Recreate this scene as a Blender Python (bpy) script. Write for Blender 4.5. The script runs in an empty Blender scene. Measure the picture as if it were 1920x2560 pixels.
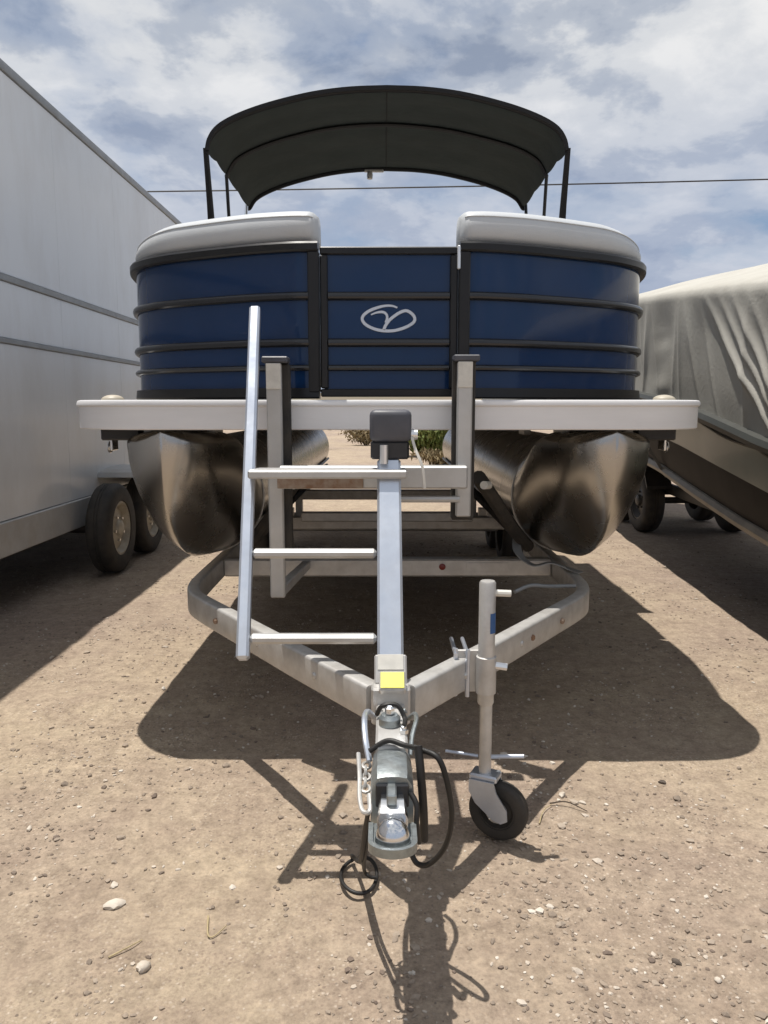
import bpy, bmesh, math, random
import numpy as np
from mathutils import Vector, Matrix, Euler
random.seed(7); rng = np.random.default_rng(7)
R = math.radians
scn = bpy.context.scene
COL = scn.collection

# ------------------------------------------------------------------ camera
CAM_Z = 1.30
cam_d = bpy.data.cameras.new('camera'); cam = bpy.data.objects.new('camera', cam_d); COL.objects.link(cam)
cam.location = (0, 0, CAM_Z); cam.rotation_euler = (R(90 - 7.8), 0, 0)
cam_d.sensor_fit = 'VERTICAL'; cam_d.sensor_height = 24.0; cam_d.lens = 24.0 * 769 / 1024
cam_d.clip_start = 0.05; cam_d.clip_end = 3000
scn.camera = cam

# ------------------------------------------------------------------ sun and sky
SUN = Vector((-0.185, 0.125, 1.0)).normalized()
sun_d = bpy.data.lights.new('sun', 'SUN'); sun_d.energy = 5.0; sun_d.angle = R(0.53); sun_d.color = (1.0, 0.95, 0.88)
sun = bpy.data.objects.new('sun', sun_d); COL.objects.link(sun); sun.location = SUN * 60
sun.rotation_euler = SUN.to_track_quat('Z', 'Y').to_euler()

w = bpy.data.worlds.new('World'); scn.world = w; w.use_nodes = True
nt = w.node_tree; nt.nodes.clear(); N = nt.nodes.new; L = nt.links.new
def wmath(op, a, b=None, clamp=False):
    n = N('ShaderNodeMath'); n.operation = op; n.use_clamp = clamp
    for i, v in enumerate((a, b)):
        if v is None: continue
        if isinstance(v, (int, float)): n.inputs[i].default_value = v
        else: L(v, n.inputs[i])
    return n.outputs[0]
out = N('ShaderNodeOutputWorld')
sky = N('ShaderNodeTexSky'); sky.sky_type = 'NISHITA'; sky.sun_disc = False
sky.sun_elevation = math.asin(SUN.z); sky.sun_rotation = math.atan2(SUN.x, SUN.y)
sky.altitude = 400; sky.air_density = 1.0; sky.dust_density = 1.2; sky.ozone_density = 1.5
bg_sky = N('ShaderNodeBackground'); bg_sky.inputs[1].default_value = 0.10; L(sky.outputs[0], bg_sky.inputs[0])
tc = N('ShaderNodeTexCoord'); sep = N('ShaderNodeSeparateXYZ'); L(tc.outputs['Generated'], sep.inputs[0])
zz = wmath('ADD', wmath('MAXIMUM', sep.outputs[2], 0.0), 0.24)
cx_ = wmath('DIVIDE', sep.outputs[0], zz); cy_ = wmath('DIVIDE', sep.outputs[1], zz)
comb = N('ShaderNodeCombineXYZ'); L(cx_, comb.inputs[0]); L(cy_, comb.inputs[1])
def wnoise(scale, detail, rough, off, dist=0.0):
    m = N('ShaderNodeMapping'); m.inputs['Location'].default_value = off; L(comb.outputs[0], m.inputs[0])
    n = N('ShaderNodeTexNoise'); n.inputs['Scale'].default_value = scale; n.inputs['Detail'].default_value = detail
    n.inputs['Roughness'].default_value = rough; n.inputs['Distortion'].default_value = dist
    L(m.outputs[0], n.inputs['Vector']); return n.outputs[0]
def wramp(src, stops):
    r = N('ShaderNodeValToRGB'); L(src, r.inputs[0])
    e = r.color_ramp.elements
    while len(e) < len(stops): e.new(0.5)
    for el, (p, c) in zip(e, stops):
        el.position = p; el.color = c if len(c) == 4 else (*c, 1)
    r.color_ramp.interpolation = 'EASE'
    return r.outputs[0]
n_cover = wnoise(1.9, 8, 0.56, (3.3, 1.9, 0), 0.10)
n_shade = wnoise(3.0, 8, 0.58, (8.1, 4.4, 2.0), 0.15)
cover = wramp(n_cover, [(0.34, (0.10,)*3), (0.43, (0.70,)*3), (0.53, (1.0,)*3)])
ccol = wramp(n_shade, [(0.32, (0.32, 0.38, 0.50)), (0.43, (0.52, 0.57, 0.66)), (0.52, (0.80, 0.82, 0.85)), (0.64, (0.97, 0.97, 0.97))])
low = wramp(sep.outputs[2], [(0.02, (0.75,)*3), (0.20, (0.55,)*3), (0.42, (0.0,)*3)])   # thicker, greyer cloud towards the horizon
cmix = N('ShaderNodeMix'); cmix.data_type = 'RGBA'; L(low, cmix.inputs[0]); L(ccol, cmix.inputs[6]); cmix.inputs[7].default_value = (0.42, 0.50, 0.68, 1)
bg_cl = N('ShaderNodeBackground'); L(cmix.outputs[2], bg_cl.inputs[0]); bg_cl.inputs[1].default_value = 0.88
mx = N('ShaderNodeMixShader'); L(cover, mx.inputs[0]); L(bg_sky.outputs[0], mx.inputs[1]); L(bg_cl.outputs[0], mx.inputs[2])
L(mx.outputs[0], out.inputs[0])

vs = scn.view_settings; vs.view_transform = 'Standard'; vs.look = 'None'; vs.exposure = 0.0; vs.gamma = 1.0; vs.use_curve_mapping = False
scn.render.engine = 'CYCLES'

# ------------------------------------------------------------------ materials
MATS = {}
def material(name, color, rough=0.5, metal=0.0, coat=0.0, var=0.0, vscale=8.0, bump=0.0, bscale=60.0, color2=None,
             dirt=None, dirt_amt=0.0, dirt_scale=3.0, spec=0.5, stretch=(1, 1, 1), rvar=0.0, transl=0.0):
    m = bpy.data.materials.new(name); m.use_nodes = True
    t = m.node_tree; b = t.nodes['Principled BSDF']; nn = t.nodes.new; ll = t.links.new
    b.inputs['Roughness'].default_value = rough; b.inputs['Metallic'].default_value = metal
    b.inputs['Coat Weight'].default_value = coat; b.inputs['Coat Roughness'].default_value = 0.04
    b.inputs['Specular IOR Level'].default_value = spec
    tcn = nn('ShaderNodeTexCoord'); mp = nn('ShaderNodeMapping'); mp.inputs['Scale'].default_value = stretch
    ll(tcn.outputs['Object'], mp.inputs[0])
    def noise(s, d=4, r=0.6):
        n = nn('ShaderNodeTexNoise'); n.inputs['Scale'].default_value = s; n.inputs['Detail'].default_value = d
        n.inputs['Roughness'].default_value = r; ll(mp.outputs[0], n.inputs['Vector']); return n.outputs[0]
    c = (*color, 1)
    cur = None
    if var > 0 or color2:
        c2 = color2 or tuple(max(0, v * (1 - var)) for v in color)
        mix = nn('ShaderNodeMix'); mix.data_type = 'RGBA'
        mix.inputs[6].default_value = c; mix.inputs[7].default_value = (*c2, 1)
        mr = nn('ShaderNodeMapRange'); mr.inputs[1].default_value = 0.35; mr.inputs[2].default_value = 0.65
        ll(noise(vscale), mr.inputs[0]); ll(mr.outputs[0], mix.inputs[0]); cur = mix.outputs[2]
    if dirt:
        mix = nn('ShaderNodeMix'); mix.data_type = 'RGBA'
        if cur: ll(cur, mix.inputs[6])
        else: mix.inputs[6].default_value = c
        mix.inputs[7].default_value = (*dirt, 1)
        mr = nn('ShaderNodeMapRange'); mr.inputs[1].default_value = 0.45; mr.inputs[2].default_value = 0.8; mr.inputs[4].default_value = dirt_amt
        ll(noise(dirt_scale, 8, 0.7), mr.inputs[0]); ll(mr.outputs[0], mix.inputs[0]); cur = mix.outputs[2]
    if cur: ll(cur, b.inputs['Base Color'])
    else: b.inputs['Base Color'].default_value = c
    if rvar > 0:
        mr = nn('ShaderNodeMapRange'); mr.inputs[3].default_value = max(0.02, rough - rvar); mr.inputs[4].default_value = rough + rvar
        ll(noise(vscale * 2.3, 6, 0.65), mr.inputs[0]); ll(mr.outputs[0], b.inputs['Roughness'])
    if bump > 0:
        bp = nn('ShaderNodeBump'); bp.inputs['Strength'].default_value = 1.0; bp.inputs['Distance'].default_value = bump
        ll(noise(bscale, 5, 0.6), bp.inputs['Height']); ll(bp.outputs[0], b.inputs['Normal'])
    if transl > 0:
        tr = nn('ShaderNodeBsdfTranslucent'); ms = nn('ShaderNodeMixShader'); ms.inputs[0].default_value = transl
        tr.inputs[0].default_value = c
        ll(b.outputs[0], ms.inputs[1]); ll(tr.outputs[0], ms.inputs[2]); ll(ms.outputs[0], t.nodes['Material Output'].inputs[0])
    MATS[name] = m
    return m
M = MATS
material('navy', (0.0075, 0.031, 0.098), 0.12, 0.0, 0.25, var=0.15, vscale=2.0, bump=0.004, bscale=1.5, rvar=0.04, spec=0.25)
material('black_anodized', (0.010, 0.010, 0.011), 0.36, 0.0, var=0.3, rvar=0.08, spec=0.4)
material('rail_face', (0.012, 0.013, 0.016), 0.22, 0.0, rvar=0.06, spec=0.6)
material('fascia_alu', (0.86, 0.86, 0.87), 0.45, 0.0, var=0.1, vscale=5, bump=0.0002, bscale=180, stretch=(0.15, 0.15, 1), dirt=(0.36, 0.33, 0.29), dirt_amt=0.25, rvar=0.08)
material('vinyl', (0.53, 0.555, 0.575), 0.48, var=0.06, vscale=4, bump=0.0007, bscale=240, dirt=(0.42, 0.39, 0.34), dirt_amt=0.2)
material('canvas', (0.052, 0.064, 0.060), 0.9, var=0.18, vscale=5, bump=0.006, bscale=9, transl=0.22)
material('canvas_edge', (0.012, 0.012, 0.013), 0.85)
material('pontoon_alu', (0.43, 0.415, 0.39), 0.27, 1.0, var=0.10, vscale=2, bump=0.0003, bscale=3, dirt=(0.34, 0.30, 0.25), dirt_amt=0.25, dirt_scale=2, rvar=0.06)
material('alu_bright', (0.82, 0.83, 0.84), 0.32, 0.9, var=0.08, rvar=0.08)
material('alu_dull', (0.56, 0.56, 0.55), 0.5, 0.6, var=0.12, vscale=9, dirt=(0.33, 0.29, 0.24), dirt_amt=0.35, rvar=0.1)
material('galvanized', (0.60, 0.59, 0.57), 0.46, 0.45, color2=(0.49, 0.48, 0.46), vscale=16, dirt=(0.30, 0.25, 0.20), dirt_amt=0.4, dirt_scale=6, bump=0.0004, bscale=90, rvar=0.1)
material('galv_light', (0.66, 0.71, 0.79), 0.34, 0.75, color2=(0.55, 0.60, 0.69), vscale=7, dirt=(0.38, 0.36, 0.33), dirt_amt=0.3, dirt_scale=8, bump=0.0003, bscale=60, rvar=0.1)
material('zinc', (0.38, 0.42, 0.43), 0.38, 0.75, color2=(0.27, 0.30, 0.31), vscale=22, dirt=(0.16, 0.14, 0.11), dirt_amt=0.6, dirt_scale=14, bump=0.0008, bscale=60, rvar=0.12)
material('chrome', (0.78, 0.79, 0.80), 0.16, 1.0, var=0.12, vscale=20, rvar=0.06)
material('rusty', (0.23, 0.13, 0.075), 0.8, 0.1, color2=(0.34, 0.27, 0.21), vscale=24, bump=0.0006, bscale=120)
material('black_plastic', (0.028, 0.029, 0.033), 0.42, var=0.3, vscale=14, rvar=0.1)
material('grey_plastic', (0.085, 0.088, 0.105), 0.5, var=0.2, vscale=12, rvar=0.1)
material('rubber', (0.022, 0.021, 0.020), 0.75, color2=(0.05, 0.043, 0.035), vscale=9, bump=0.0008, bscale=90)
material('cable_black', (0.014, 0.013, 0.012), 0.55)
material('white_steel', (0.74, 0.765, 0.785), 0.32, 0.0, 0.15, var=0.05, vscale=0.9, bump=0.0030, bscale=1.1, dirt=(0.45, 0.42, 0.37), dirt_amt=0.35, dirt_scale=2.2, stretch=(1, 1, 0.35), rvar=0.06)
material('trim_grey', (0.33, 0.345, 0.355), 0.5, 0.2, var=0.2, dirt=(0.2, 0.18, 0.15), dirt_amt=0.4)
material('trim_dark', (0.09, 0.088, 0.088), 0.55, 0.1, var=0.2)
material('skirt', (0.50, 0.50, 0.49), 0.5, 0.1, var=0.15, vscale=5, dirt=(0.33, 0.28, 0.22), dirt_amt=0.6, dirt_scale=4)
material('rim_beige', (0.48, 0.44, 0.36), 0.5, 0.1, var=0.25, vscale=9, dirt=(0.2, 0.15, 0.1), dirt_amt=0.6, dirt_scale=10)
material('cover_cloth', (0.50, 0.485, 0.435), 0.85, color2=(0.455, 0.44, 0.395), vscale=3, bump=0.002, bscale=45, dirt=(0.36, 0.33, 0.27), dirt_amt=0.3, transl=0.06)
material('cover_hem', (0.20, 0.19, 0.165), 0.85, var=0.2)
material('hull_green', (0.17, 0.215, 0.19), 0.3, 0.0, 0.1, spec=0.3, color2=(0.25, 0.285, 0.27), vscale=1.5, dirt=(0.22, 0.2, 0.16), dirt_amt=0.4, rvar=0.06)
material('hull_bottom', (0.035, 0.030, 0.028), 0.6, spec=0.12, var=0.3, vscale=4)
material('hull_tan', (0.36, 0.32, 0.26), 0.5, var=0.25, vscale=6)
material('rub_dark', (0.05, 0.052, 0.045), 0.5, var=0.2)
material('frame_black', (0.025, 0.025, 0.025), 0.5, var=0.3, dirt=(0.13, 0.1, 0.07), dirt_amt=0.4)
material('label_yellow', (0.80, 0.78, 0.10), 0.45, var=0.12, vscale=40)
material('label_white', (0.70, 0.68, 0.62), 0.5, var=0.15, vscale=30)
material('label_blue', (0.03, 0.11, 0.30), 0.45, var=0.2, vscale=40)
material('red_lens', (0.20, 0.02, 0.015), 0.3)
material('carpet_bunk', (0.045, 0.042, 0.04), 0.95, var=0.3, vscale=30, bump=0.002, bscale=200)
material('emblem_silver', (0.62, 0.66, 0.72), 0.35, 0.55, var=0.08)
material('wood_dark', (0.16, 0.10, 0.06), 0.8, var=0.4, vscale=12)
material('bark', (0.10, 0.075, 0.055), 0.9, var=0.4, vscale=20)
material('leaf_green', (0.10, 0.155, 0.028), 0.7, color2=(0.19, 0.19, 0.05), vscale=5)
material('leaf_dry', (0.25, 0.185, 0.095), 0.8, color2=(0.17, 0.13, 0.06), vscale=5)
material('stone_pale', (0.60, 0.54, 0.46), 0.85, color2=(0.47, 0.41, 0.34), vscale=30, bump=0.002, bscale=80)
material('stone_dark', (0.12, 0.095, 0.075), 0.85, var=0.4, vscale=60, bump=0.002, bscale=90)
material('straw', (0.46, 0.37, 0.21), 0.8, var=0.3, vscale=60)
material('cap_beige', (0.50, 0.45, 0.36), 0.5, var=0.15)
material('wire', (0.02, 0.02, 0.022), 0.6)

# ground: dry tan dirt with fine gravel
def ground_mat():
    m = bpy.data.materials.new('dirt_ground'); m.use_nodes = True
    t = m.node_tree; b = t.nodes['Principled BSDF']; nn = t.nodes.new; ll = t.links.new
    b.inputs['Roughness'].default_value = 0.95; b.inputs['Specular IOR Level'].default_value = 0.2
    geo = nn('ShaderNodeNewGeometry')
    def noise(s, d=5, r=0.6):
        n = nn('ShaderNodeTexNoise'); n.inputs['Scale'].default_value = s; n.inputs['Detail'].default_value = d
        n.inputs['Roughness'].default_value = r; ll(geo.outputs['Position'], n.inputs['Vector']); return n.outputs[0]
    def ramp(src, stops):
        r = nn('ShaderNodeValToRGB'); ll(src, r.inputs[0]); e = r.color_ramp.elements
        while len(e) < len(stops): e.new(0.5)
        for el, (p, c) in zip(e, stops): el.position = p; el.color = (*c, 1)
        return r.outputs[0]
    def mix(f, a, bb, mode='MIX'):
        n = nn('ShaderNodeMix'); n.data_type = 'RGBA'; n.blend_type = mode
        if isinstance(f, float): n.inputs[0].default_value = f
        else: ll(f, n.inputs[0])
        ll(a, n.inputs[6]); ll(bb, n.inputs[7]); return n.outputs[2]
    base = ramp(noise(1.1, 6, 0.6), [(0.32, (0.36, 0.295, 0.225)), (0.5, (0.41, 0.34, 0.26)), (0.68, (0.45, 0.375, 0.285))])
    red = ramp(noise(0.55, 4, 0.5), [(0.42, (0.46, 0.385, 0.285)), (0.62, (0.33, 0.265, 0.225))])
    c = mix(0.55, base, red)
    fine = ramp(noise(75, 6, 0.75), [(0.30, (0.50, 0.47, 0.44)), (0.5, (1, 1, 1)), (0.72, (1.40, 1.36, 1.30))])
    c = mix(0.55, c, fine, 'MULTIPLY')
    vo = nn('ShaderNodeTexVoronoi'); vo.inputs['Scale'].default_value = 95; vo.inputs['Randomness'].default_value = 1.0
    ll(geo.outputs['Position'], vo.inputs['Vector'])
    bw = nn('ShaderNodeSeparateColor'); ll(vo.outputs['Color'], bw.inputs[0])
    peb = ramp(bw.outputs[0], [(0.0, (0.27, 0.215, 0.17)), (0.35, (0.36, 0.29, 0.225)), (0.75, (0.43, 0.355, 0.275)), (1.0, (0.66, 0.58, 0.48))])
    dist = ramp(vo.outputs['Distance'], [(0.25, (1, 1, 1)), (0.5, (0, 0, 0))])
    sel = nn('ShaderNodeMath'); sel.operation = 'MULTIPLY'; ll(dist, sel.inputs[0])
    dens = ramp(noise(2.3, 4, 0.6), [(0.40, (0.15,)*3), (0.60, (0.8,)*3)]); ll(dens, sel.inputs[1])
    c = mix(sel.outputs[0], c, peb)
    blot = ramp(noise(21, 5, 0.65), [(0.30, (0.68, 0.655, 0.645)), (0.50, (0.87, 0.845, 0.84)), (0.70, (1.03, 1.0, 0.985))])
    c = mix(1.0, c, blot, 'MULTIPLY')
    pat = ramp(noise(5.5, 4, 0.6), [(0.36, (0.90, 0.88, 0.88)), (0.64, (1.07, 1.07, 1.05))])
    c = mix(1.0, c, pat, 'MULTIPLY')
    ll(c, b.inputs['Base Color'])
    bp = nn('ShaderNodeBump'); bp.inputs['Strength'].default_value = 0.9; bp.inputs['Distance'].default_value = 0.007
    h = nn('ShaderNodeMath'); h.operation = 'MULTIPLY_ADD'; ll(sel.outputs[0], h.inputs[0]); h.inputs[1].default_value = 0.35
    ll(noise(48, 8, 0.75), h.inputs[2]); ll(h.outputs[0], bp.inputs['Height']); ll(bp.outputs[0], b.inputs['Normal'])
    return m
M['ground'] = ground_mat()
def island_mat(name, stops, rough=0.9):
    m = bpy.data.materials.new(name); m.use_nodes = True
    t = m.node_tree; b = t.nodes['Principled BSDF']; b.inputs['Roughness'].default_value = rough
    b.inputs['Specular IOR Level'].default_value = 0.25
    g = t.nodes.new('ShaderNodeNewGeometry'); r = t.nodes.new('ShaderNodeValToRGB'); t.links.new(g.outputs['Random Per Island'], r.inputs[0])
    e = r.color_ramp.elements
    while len(e) < len(stops): e.new(0.5)
    for el, (p, c) in zip(e, stops): el.position = p; el.color = (*c, 1)
    t.links.new(r.outputs[0], b.inputs['Base Color'])
    M[name] = m
island_mat('pebbles', [(0.0, (0.17, 0.13, 0.105)), (0.15, (0.24, 0.195, 0.155)), (0.55, (0.31, 0.25, 0.195)), (0.80, (0.38, 0.315, 0.25)), (0.92, (0.54, 0.475, 0.40)), (1.0, (0.62, 0.57, 0.50))])

# ------------------------------------------------------------------ mesh helpers
class MB:
    def __init__(s): s.v = []; s.f = []
    def add(s, vs, fs):
        o = len(s.v); s.v += [tuple(p) for p in vs]; s.f += [tuple(i + o for i in f) for f in fs]; return s
    def bm(s, b):
        b.verts.ensure_lookup_table(); b.verts.index_update()
        s.add([v.co[:] for v in b.verts], [[v.index for v in f.verts] for f in b.faces]); b.free(); return s
    def box(s, c, size, bev=0.004, rot=None, seg=1):
        b = bmesh.new(); bmesh.ops.create_cube(b, size=1.0)
        bmesh.ops.scale(b, vec=size, verts=b.verts)
        if bev: bmesh.ops.bevel(b, geom=b.edges[:], offset=min(bev, min(size) * 0.45), segments=seg, affect='EDGES', profile=0.5)
        mt = Matrix.Translation(c)
        if rot is not None:
            mt = mt @ (rot.to_4x4() if isinstance(rot, Matrix) else Euler(rot).to_matrix().to_4x4())
        bmesh.ops.transform(b, matrix=mt, verts=b.verts); return s.bm(b)
    def beam(s, p, q, wx, wy, bev=0.004, up=(0, 0, 1)):
        p, q = Vector(p), Vector(q); d = (q - p); l = d.length; z = d.normalized()
        x = Vector(up).cross(z)
        if x.length < 1e-4: x = Vector((1, 0, 0))
        x.normalize(); y = z.cross(x)
        m = Matrix((x, y, z)).transposed()
        return s.box((p + q) / 2, (wx, wy, l), bev, m)
    def sweep(s, prof, path, up=(0, 0, 1), caps=True, closed=False, scales=None):
        """prof: list of (side, up) ; side = up x tangent (left of travel)"""
        P = [Vector(p) for p in path]; n = len(P); k = len(prof); up = Vector(up); vs = []
        for i, p in enumerate(P):
            a = P[i - 1] if (i > 0 or closed) else P[i]; b = P[(i + 1) % n] if (i < n - 1 or closed) else P[i]
            t = (b - a).normalized(); sd = up.cross(t).normalized(); u2 = t.cross(sd)
            f = 1.0
            if 0 < i < n - 1 or closed:
                t1 = (p - a).normalized(); f = 1.0 / max(0.5, abs(t1.dot(t)))
            sc = scales[i] if scales else 1.0
            for (x, y) in prof: vs.append(p + sd * x * f * sc + u2 * y * sc)
        fs = []
        for i in range(n if closed else n - 1):
            j = (i + 1) % n
            for c in range(k): fs.append((i * k + c, i * k + (c + 1) % k, j * k + (c + 1) % k, j * k + c))
        if caps and not closed:
            fs.append(tuple(range(k))[::-1]); fs.append(tuple((n - 1) * k + c for c in range(k)))
        return s.add(vs, fs)
    def tube(s, path, r, n=10, closed=False, radii=None, caps=True):
        P = [Vector(p) for p in path]; m = len(P); vs = []; 
        t0 = (P[1] - P[0]).normalized(); ref = Vector((0, 0, 1)) if abs(t0.z) < 0.9 else Vector((1, 0, 0))
        nrm = t0.cross(ref).normalized()
        for i, p in enumerate(P):
            a = P[i - 1] if (i > 0 or closed) else P[i]; b = P[(i + 1) % m] if (i < m - 1 or closed) else P[i]
            t = (b - a).normalized(); nrm = (nrm - t * nrm.dot(t)).normalized(); bi = t.cross(nrm)
            rr = radii[i] if radii else r
            for c in range(n):
                an = 2 * math.pi * c / n; vs.append(p + (nrm * math.cos(an) + bi * math.sin(an)) * rr)
        fs = []
        for i in range(m if closed else m - 1):
            j = (i + 1) % m
            for c in range(n): fs.append((i * n + c, i * n + (c + 1) % n, j * n + (c + 1) % n, j * n + c))
        if caps and not closed:
            fs.append(tuple(range(n))[::-1]); fs.append(tuple((m - 1) * n + c for c in range(n)))
        return s.add(vs, fs)
    def lathe(s, prof, c, axis=(0, 0, 1), n=28):
        """prof: list of (radius, height along axis), closed by r=0 ends if wanted"""
        z = Vector(axis).normalized(); x = z.orthogonal().normalized(); y = z.cross(x); c = Vector(c); vs = []; k = len(prof)
        for i in range(n):
            an = 2 * math.pi * i / n; d = x * math.cos(an) + y * math.sin(an)
            for (r, h) in prof: vs.append(c + d * max(r, 1e-5) + z * h)
        fs = []
        for i in range(n):
            j = (i + 1) % n
            for q in range(k - 1): fs.append((i * k + q, j * k + q, j * k + q + 1, i * k + q + 1))
        return s.add(vs, fs)
    def loft(s, rings, closed=True, caps=True):
        k = len(rings[0]); vs = [p for r in rings for p in r]; fs = []
        for i in range(len(rings) - 1):
            for c in range(k if closed else k - 1):
                d = (c + 1) % k; fs.append((i * k + c, i * k + d, (i + 1) * k + d, (i + 1) * k + c))
        if caps and closed:
            fs.append(tuple(range(k))[::-1]); fs.append(tuple((len(rings) - 1) * k + c for c in range(k)))
        return s.add(vs, fs)
    def prism(s, pts, vec):
        """planar polygon extruded by vec"""
        k = len(pts); v = Vector(vec); vs = [Vector(p) for p in pts] + [Vector(p) + v for p in pts]
        fs = [tuple(range(k))[::-1], tuple(range(k, 2 * k))] + [(i, (i + 1) % k, k + (i + 1) % k, k + i) for i in range(k)]
        return s.add(vs, fs)

PLOC = {}
def obj(name, mb, mat, parent=None, angle=35, fix=True):
    me = bpy.data.meshes.new(name); me.from_pydata(mb.v, [], mb.f); me.validate()
    if fix:
        b = bmesh.new(); b.from_mesh(me); bmesh.ops.recalc_face_normals(b, faces=b.faces[:]); b.to_mesh(me); b.free()
    for p in me.polygons: p.use_smooth = True
    me.set_sharp_from_angle(angle=R(angle))
    me.materials.append(M[mat] if isinstance(mat, str) else mat)
    o = bpy.data.objects.new(name, me); COL.objects.link(o)
    if parent:
        o.parent = parent
        root = parent
        if parent.type == 'EMPTY': o.matrix_parent_inverse = Matrix.Translation(-parent.location)
    return o
def thing(name, label, cat, loc, group=None):
    o = bpy.data.objects.new(name, None); COL.objects.link(o); o.location = loc; o.empty_display_size = 0.2
    o['label'] = label; o['category'] = cat
    if group: o['group'] = group
    return o
def tag(o, label, cat, group=None, kind=None):
    o['label'] = label; o['category'] = cat
    if group: o['group'] = group
    if kind: o['kind'] = kind
    return o
def cr(pts, n=8):
    """Catmull-Rom through pts"""
    P = [Vector(p) for p in pts]; P = [P[0] * 2 - P[1]] + P + [P[-1] * 2 - P[-2]]; o = []
    for i in range(1, len(P) - 2):
        a, b, c, d = P[i - 1:i + 3]
        for k in range(n):
            t = k / n
            o.append(0.5 * ((2 * b) + (c - a) * t + (2 * a - 5 * b + 4 * c - d) * t * t + (3 * b - a - 3 * c + d) * t ** 3))
    o.append(P[-2]); return o
def rrect(w, h, r, n=4, cx=0, cy=0):
    o = []
    for (sx, sy, a0) in ((1, 1, 0), (-1, 1, 90), (-1, -1, 180), (1, -1, 270)):
        for k in range(n + 1):
            a = R(a0 + 90 * k / n); o.append((cx + sx * (w / 2 - r) + r * math.cos(a), cy + sy * (h / 2 - r) + r * math.sin(a)))
    return o

# ------------------------------------------------------------------ ground sheet
VG = {}
def vnoise(x, y, s, seed):
    if seed not in VG: VG[seed] = np.random.default_rng(seed).random((256, 256))
    g = VG[seed]; x = x / s; y = y / s
    xi = np.floor(x).astype(int); yi = np.floor(y).astype(int); fx = x - xi; fy = y - yi
    fx = fx * fx * (3 - 2 * fx); fy = fy * fy * (3 - 2 * fy)
    G = lambda a, b: g[a % 256, b % 256]
    return (G(xi, yi) * (1 - fx) + G(xi + 1, yi) * fx) * (1 - fy) + (G(xi, yi + 1) * (1 - fx) + G(xi + 1, yi + 1) * fx) * fy - 0.5
def gh(x, y):
    x = np.asarray(x, float); y = np.asarray(y, float)
    h = 0.022 * vnoise(x, y, 0.9, 1) + 0.013 * vnoise(x, y, 0.32, 2) + 0.008 * vnoise(x, y, 0.11, 3)
    d = np.sqrt(x * x + y * y)
    far = np.clip((d - 16) / 30, 0, 1)
    h = h + far * (0.9 * vnoise(x, y, 9, 4) + 0.2)
    return h
def axis_coords(fine0, fine1, step, lim, grow=1.22):
    c = list(np.arange(fine0, fine1 + 1e-6, step)); s = step; p = c[-1]
    while p < lim: s *= grow; p += s; c.append(p)
    s = step; p = c[0]; lo = []
    while p > -lim: s *= grow; p -= s; lo.append(p)
    return np.array(lo[::-1] + c)
gx = axis_coords(-2.4, 2.6, 0.028, 1500); gy = axis_coords(1.0, 7.5, 0.032, 1500)
X, Y = np.meshgrid(gx, gy); Z = gh(X, Y)
nxp, nyp = len(gx), len(gy)
vsg = np.stack([X.ravel(), Y.ravel(), Z.ravel()], 1)
idx = np.arange(nxp * nyp).reshape(nyp, nxp)
fsg = np.stack([idx[:-1, :-1].ravel(), idx[:-1, 1:].ravel(), idx[1:, 1:].ravel(), idx[1:, :-1].ravel()], 1)
g = MB(); g.v = vsg.tolist(); g.f = fsg.tolist()
go = obj('ground', g, 'ground', angle=180, fix=False); go['kind'] = 'structure'
def gz(x, y): return float(gh(x, y))

# far low hills
hb = MB(); rings = []
ang = np.linspace(R(-70), R(70), 90)
for k, (rad, zf) in enumerate(((420, -1), (520, 0.55), (640, 1.0), (820, 0.7), (1000, -1))):
    ring = []
    for a in ang:
        x = rad * math.sin(a); y = rad * math.cos(a)
        hgt = 16 + 26 * float(vnoise(np.array([a * 9]), np.array([3.3 + k * .2]), 1.0, 11)[0] + 0.3) + 9 * float(vnoise(np.array([a * 34]), np.array([k * 1.7]), 1.0, 12)[0])
        ring.append((x, y, hgt * zf if zf > 0 else -3))
    rings.append(ring)
hb.loft(rings, closed=False)
material('hill_dirt', (0.20, 0.15, 0.11), 0.95, color2=(0.14, 0.125, 0.08), vscale=0.02)
ho = obj('hills', hb, 'hill_dirt', angle=180); ho['kind'] = 'structure'

# ------------------------------------------------------------------ pontoon boat
BX = 0.018
boat = thing('pontoon_boat', 'navy blue pontoon boat with black canopy standing on the silver trailer', 'boat', (BX, 5.8, 0))
DECK = 1.325
# deck
def deck_half(hw, y0, r, y1, n=10):
    p = [(0, y0)]
    for k in range(n + 1):
        a = R(-90 + 90 * k / n); p.append((hw - r + r * math.cos(a), y0 + r + r * math.sin(a)))
    p.append((hw, y1)); return p
dh = deck_half(1.250, 2.872, 0.32, 9.35)
outline = [(BX + x, y) for x, y in dh] + [(BX - x, y) for x, y in dh[::-1][:-1]]
d = MB(); 
inn = deck_half(1.238, 2.884, 0.31, 9.34)
inn = [(BX + x, y) for x, y in inn] + [(BX - x, y) for x, y in inn[::-1][:-1]]
d.prism([(x, y, 1.275) for x, y in inn], (0, 0, 0.04))
material('deck_vinyl', (0.30, 0.28, 0.25), 0.8, var=0.2, vscale=20)
deck = obj('deck', d, 'deck_vinyl', boat)
fpath = [(BX - x, y, 0) for x, y in dh[::-1]][:-1] + [(BX + x, y, 0) for x, y in dh]
fprof = [(0, 1.218), (0.004, 1.214), (0.010, 1.214), (0.010, 1.318), (0.040, 1.318), (0.040, 1.3215), (0.006, DECK), (-0.004, DECK - 0.002), (-0.008, DECK - 0.010), (-0.008, DECK - 0.020), (0.0, DECK - 0.026)]
f = MB(); f.sweep(fprof, fpath)
obj('deck_trim', f, 'fascia_alu', deck)
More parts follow.
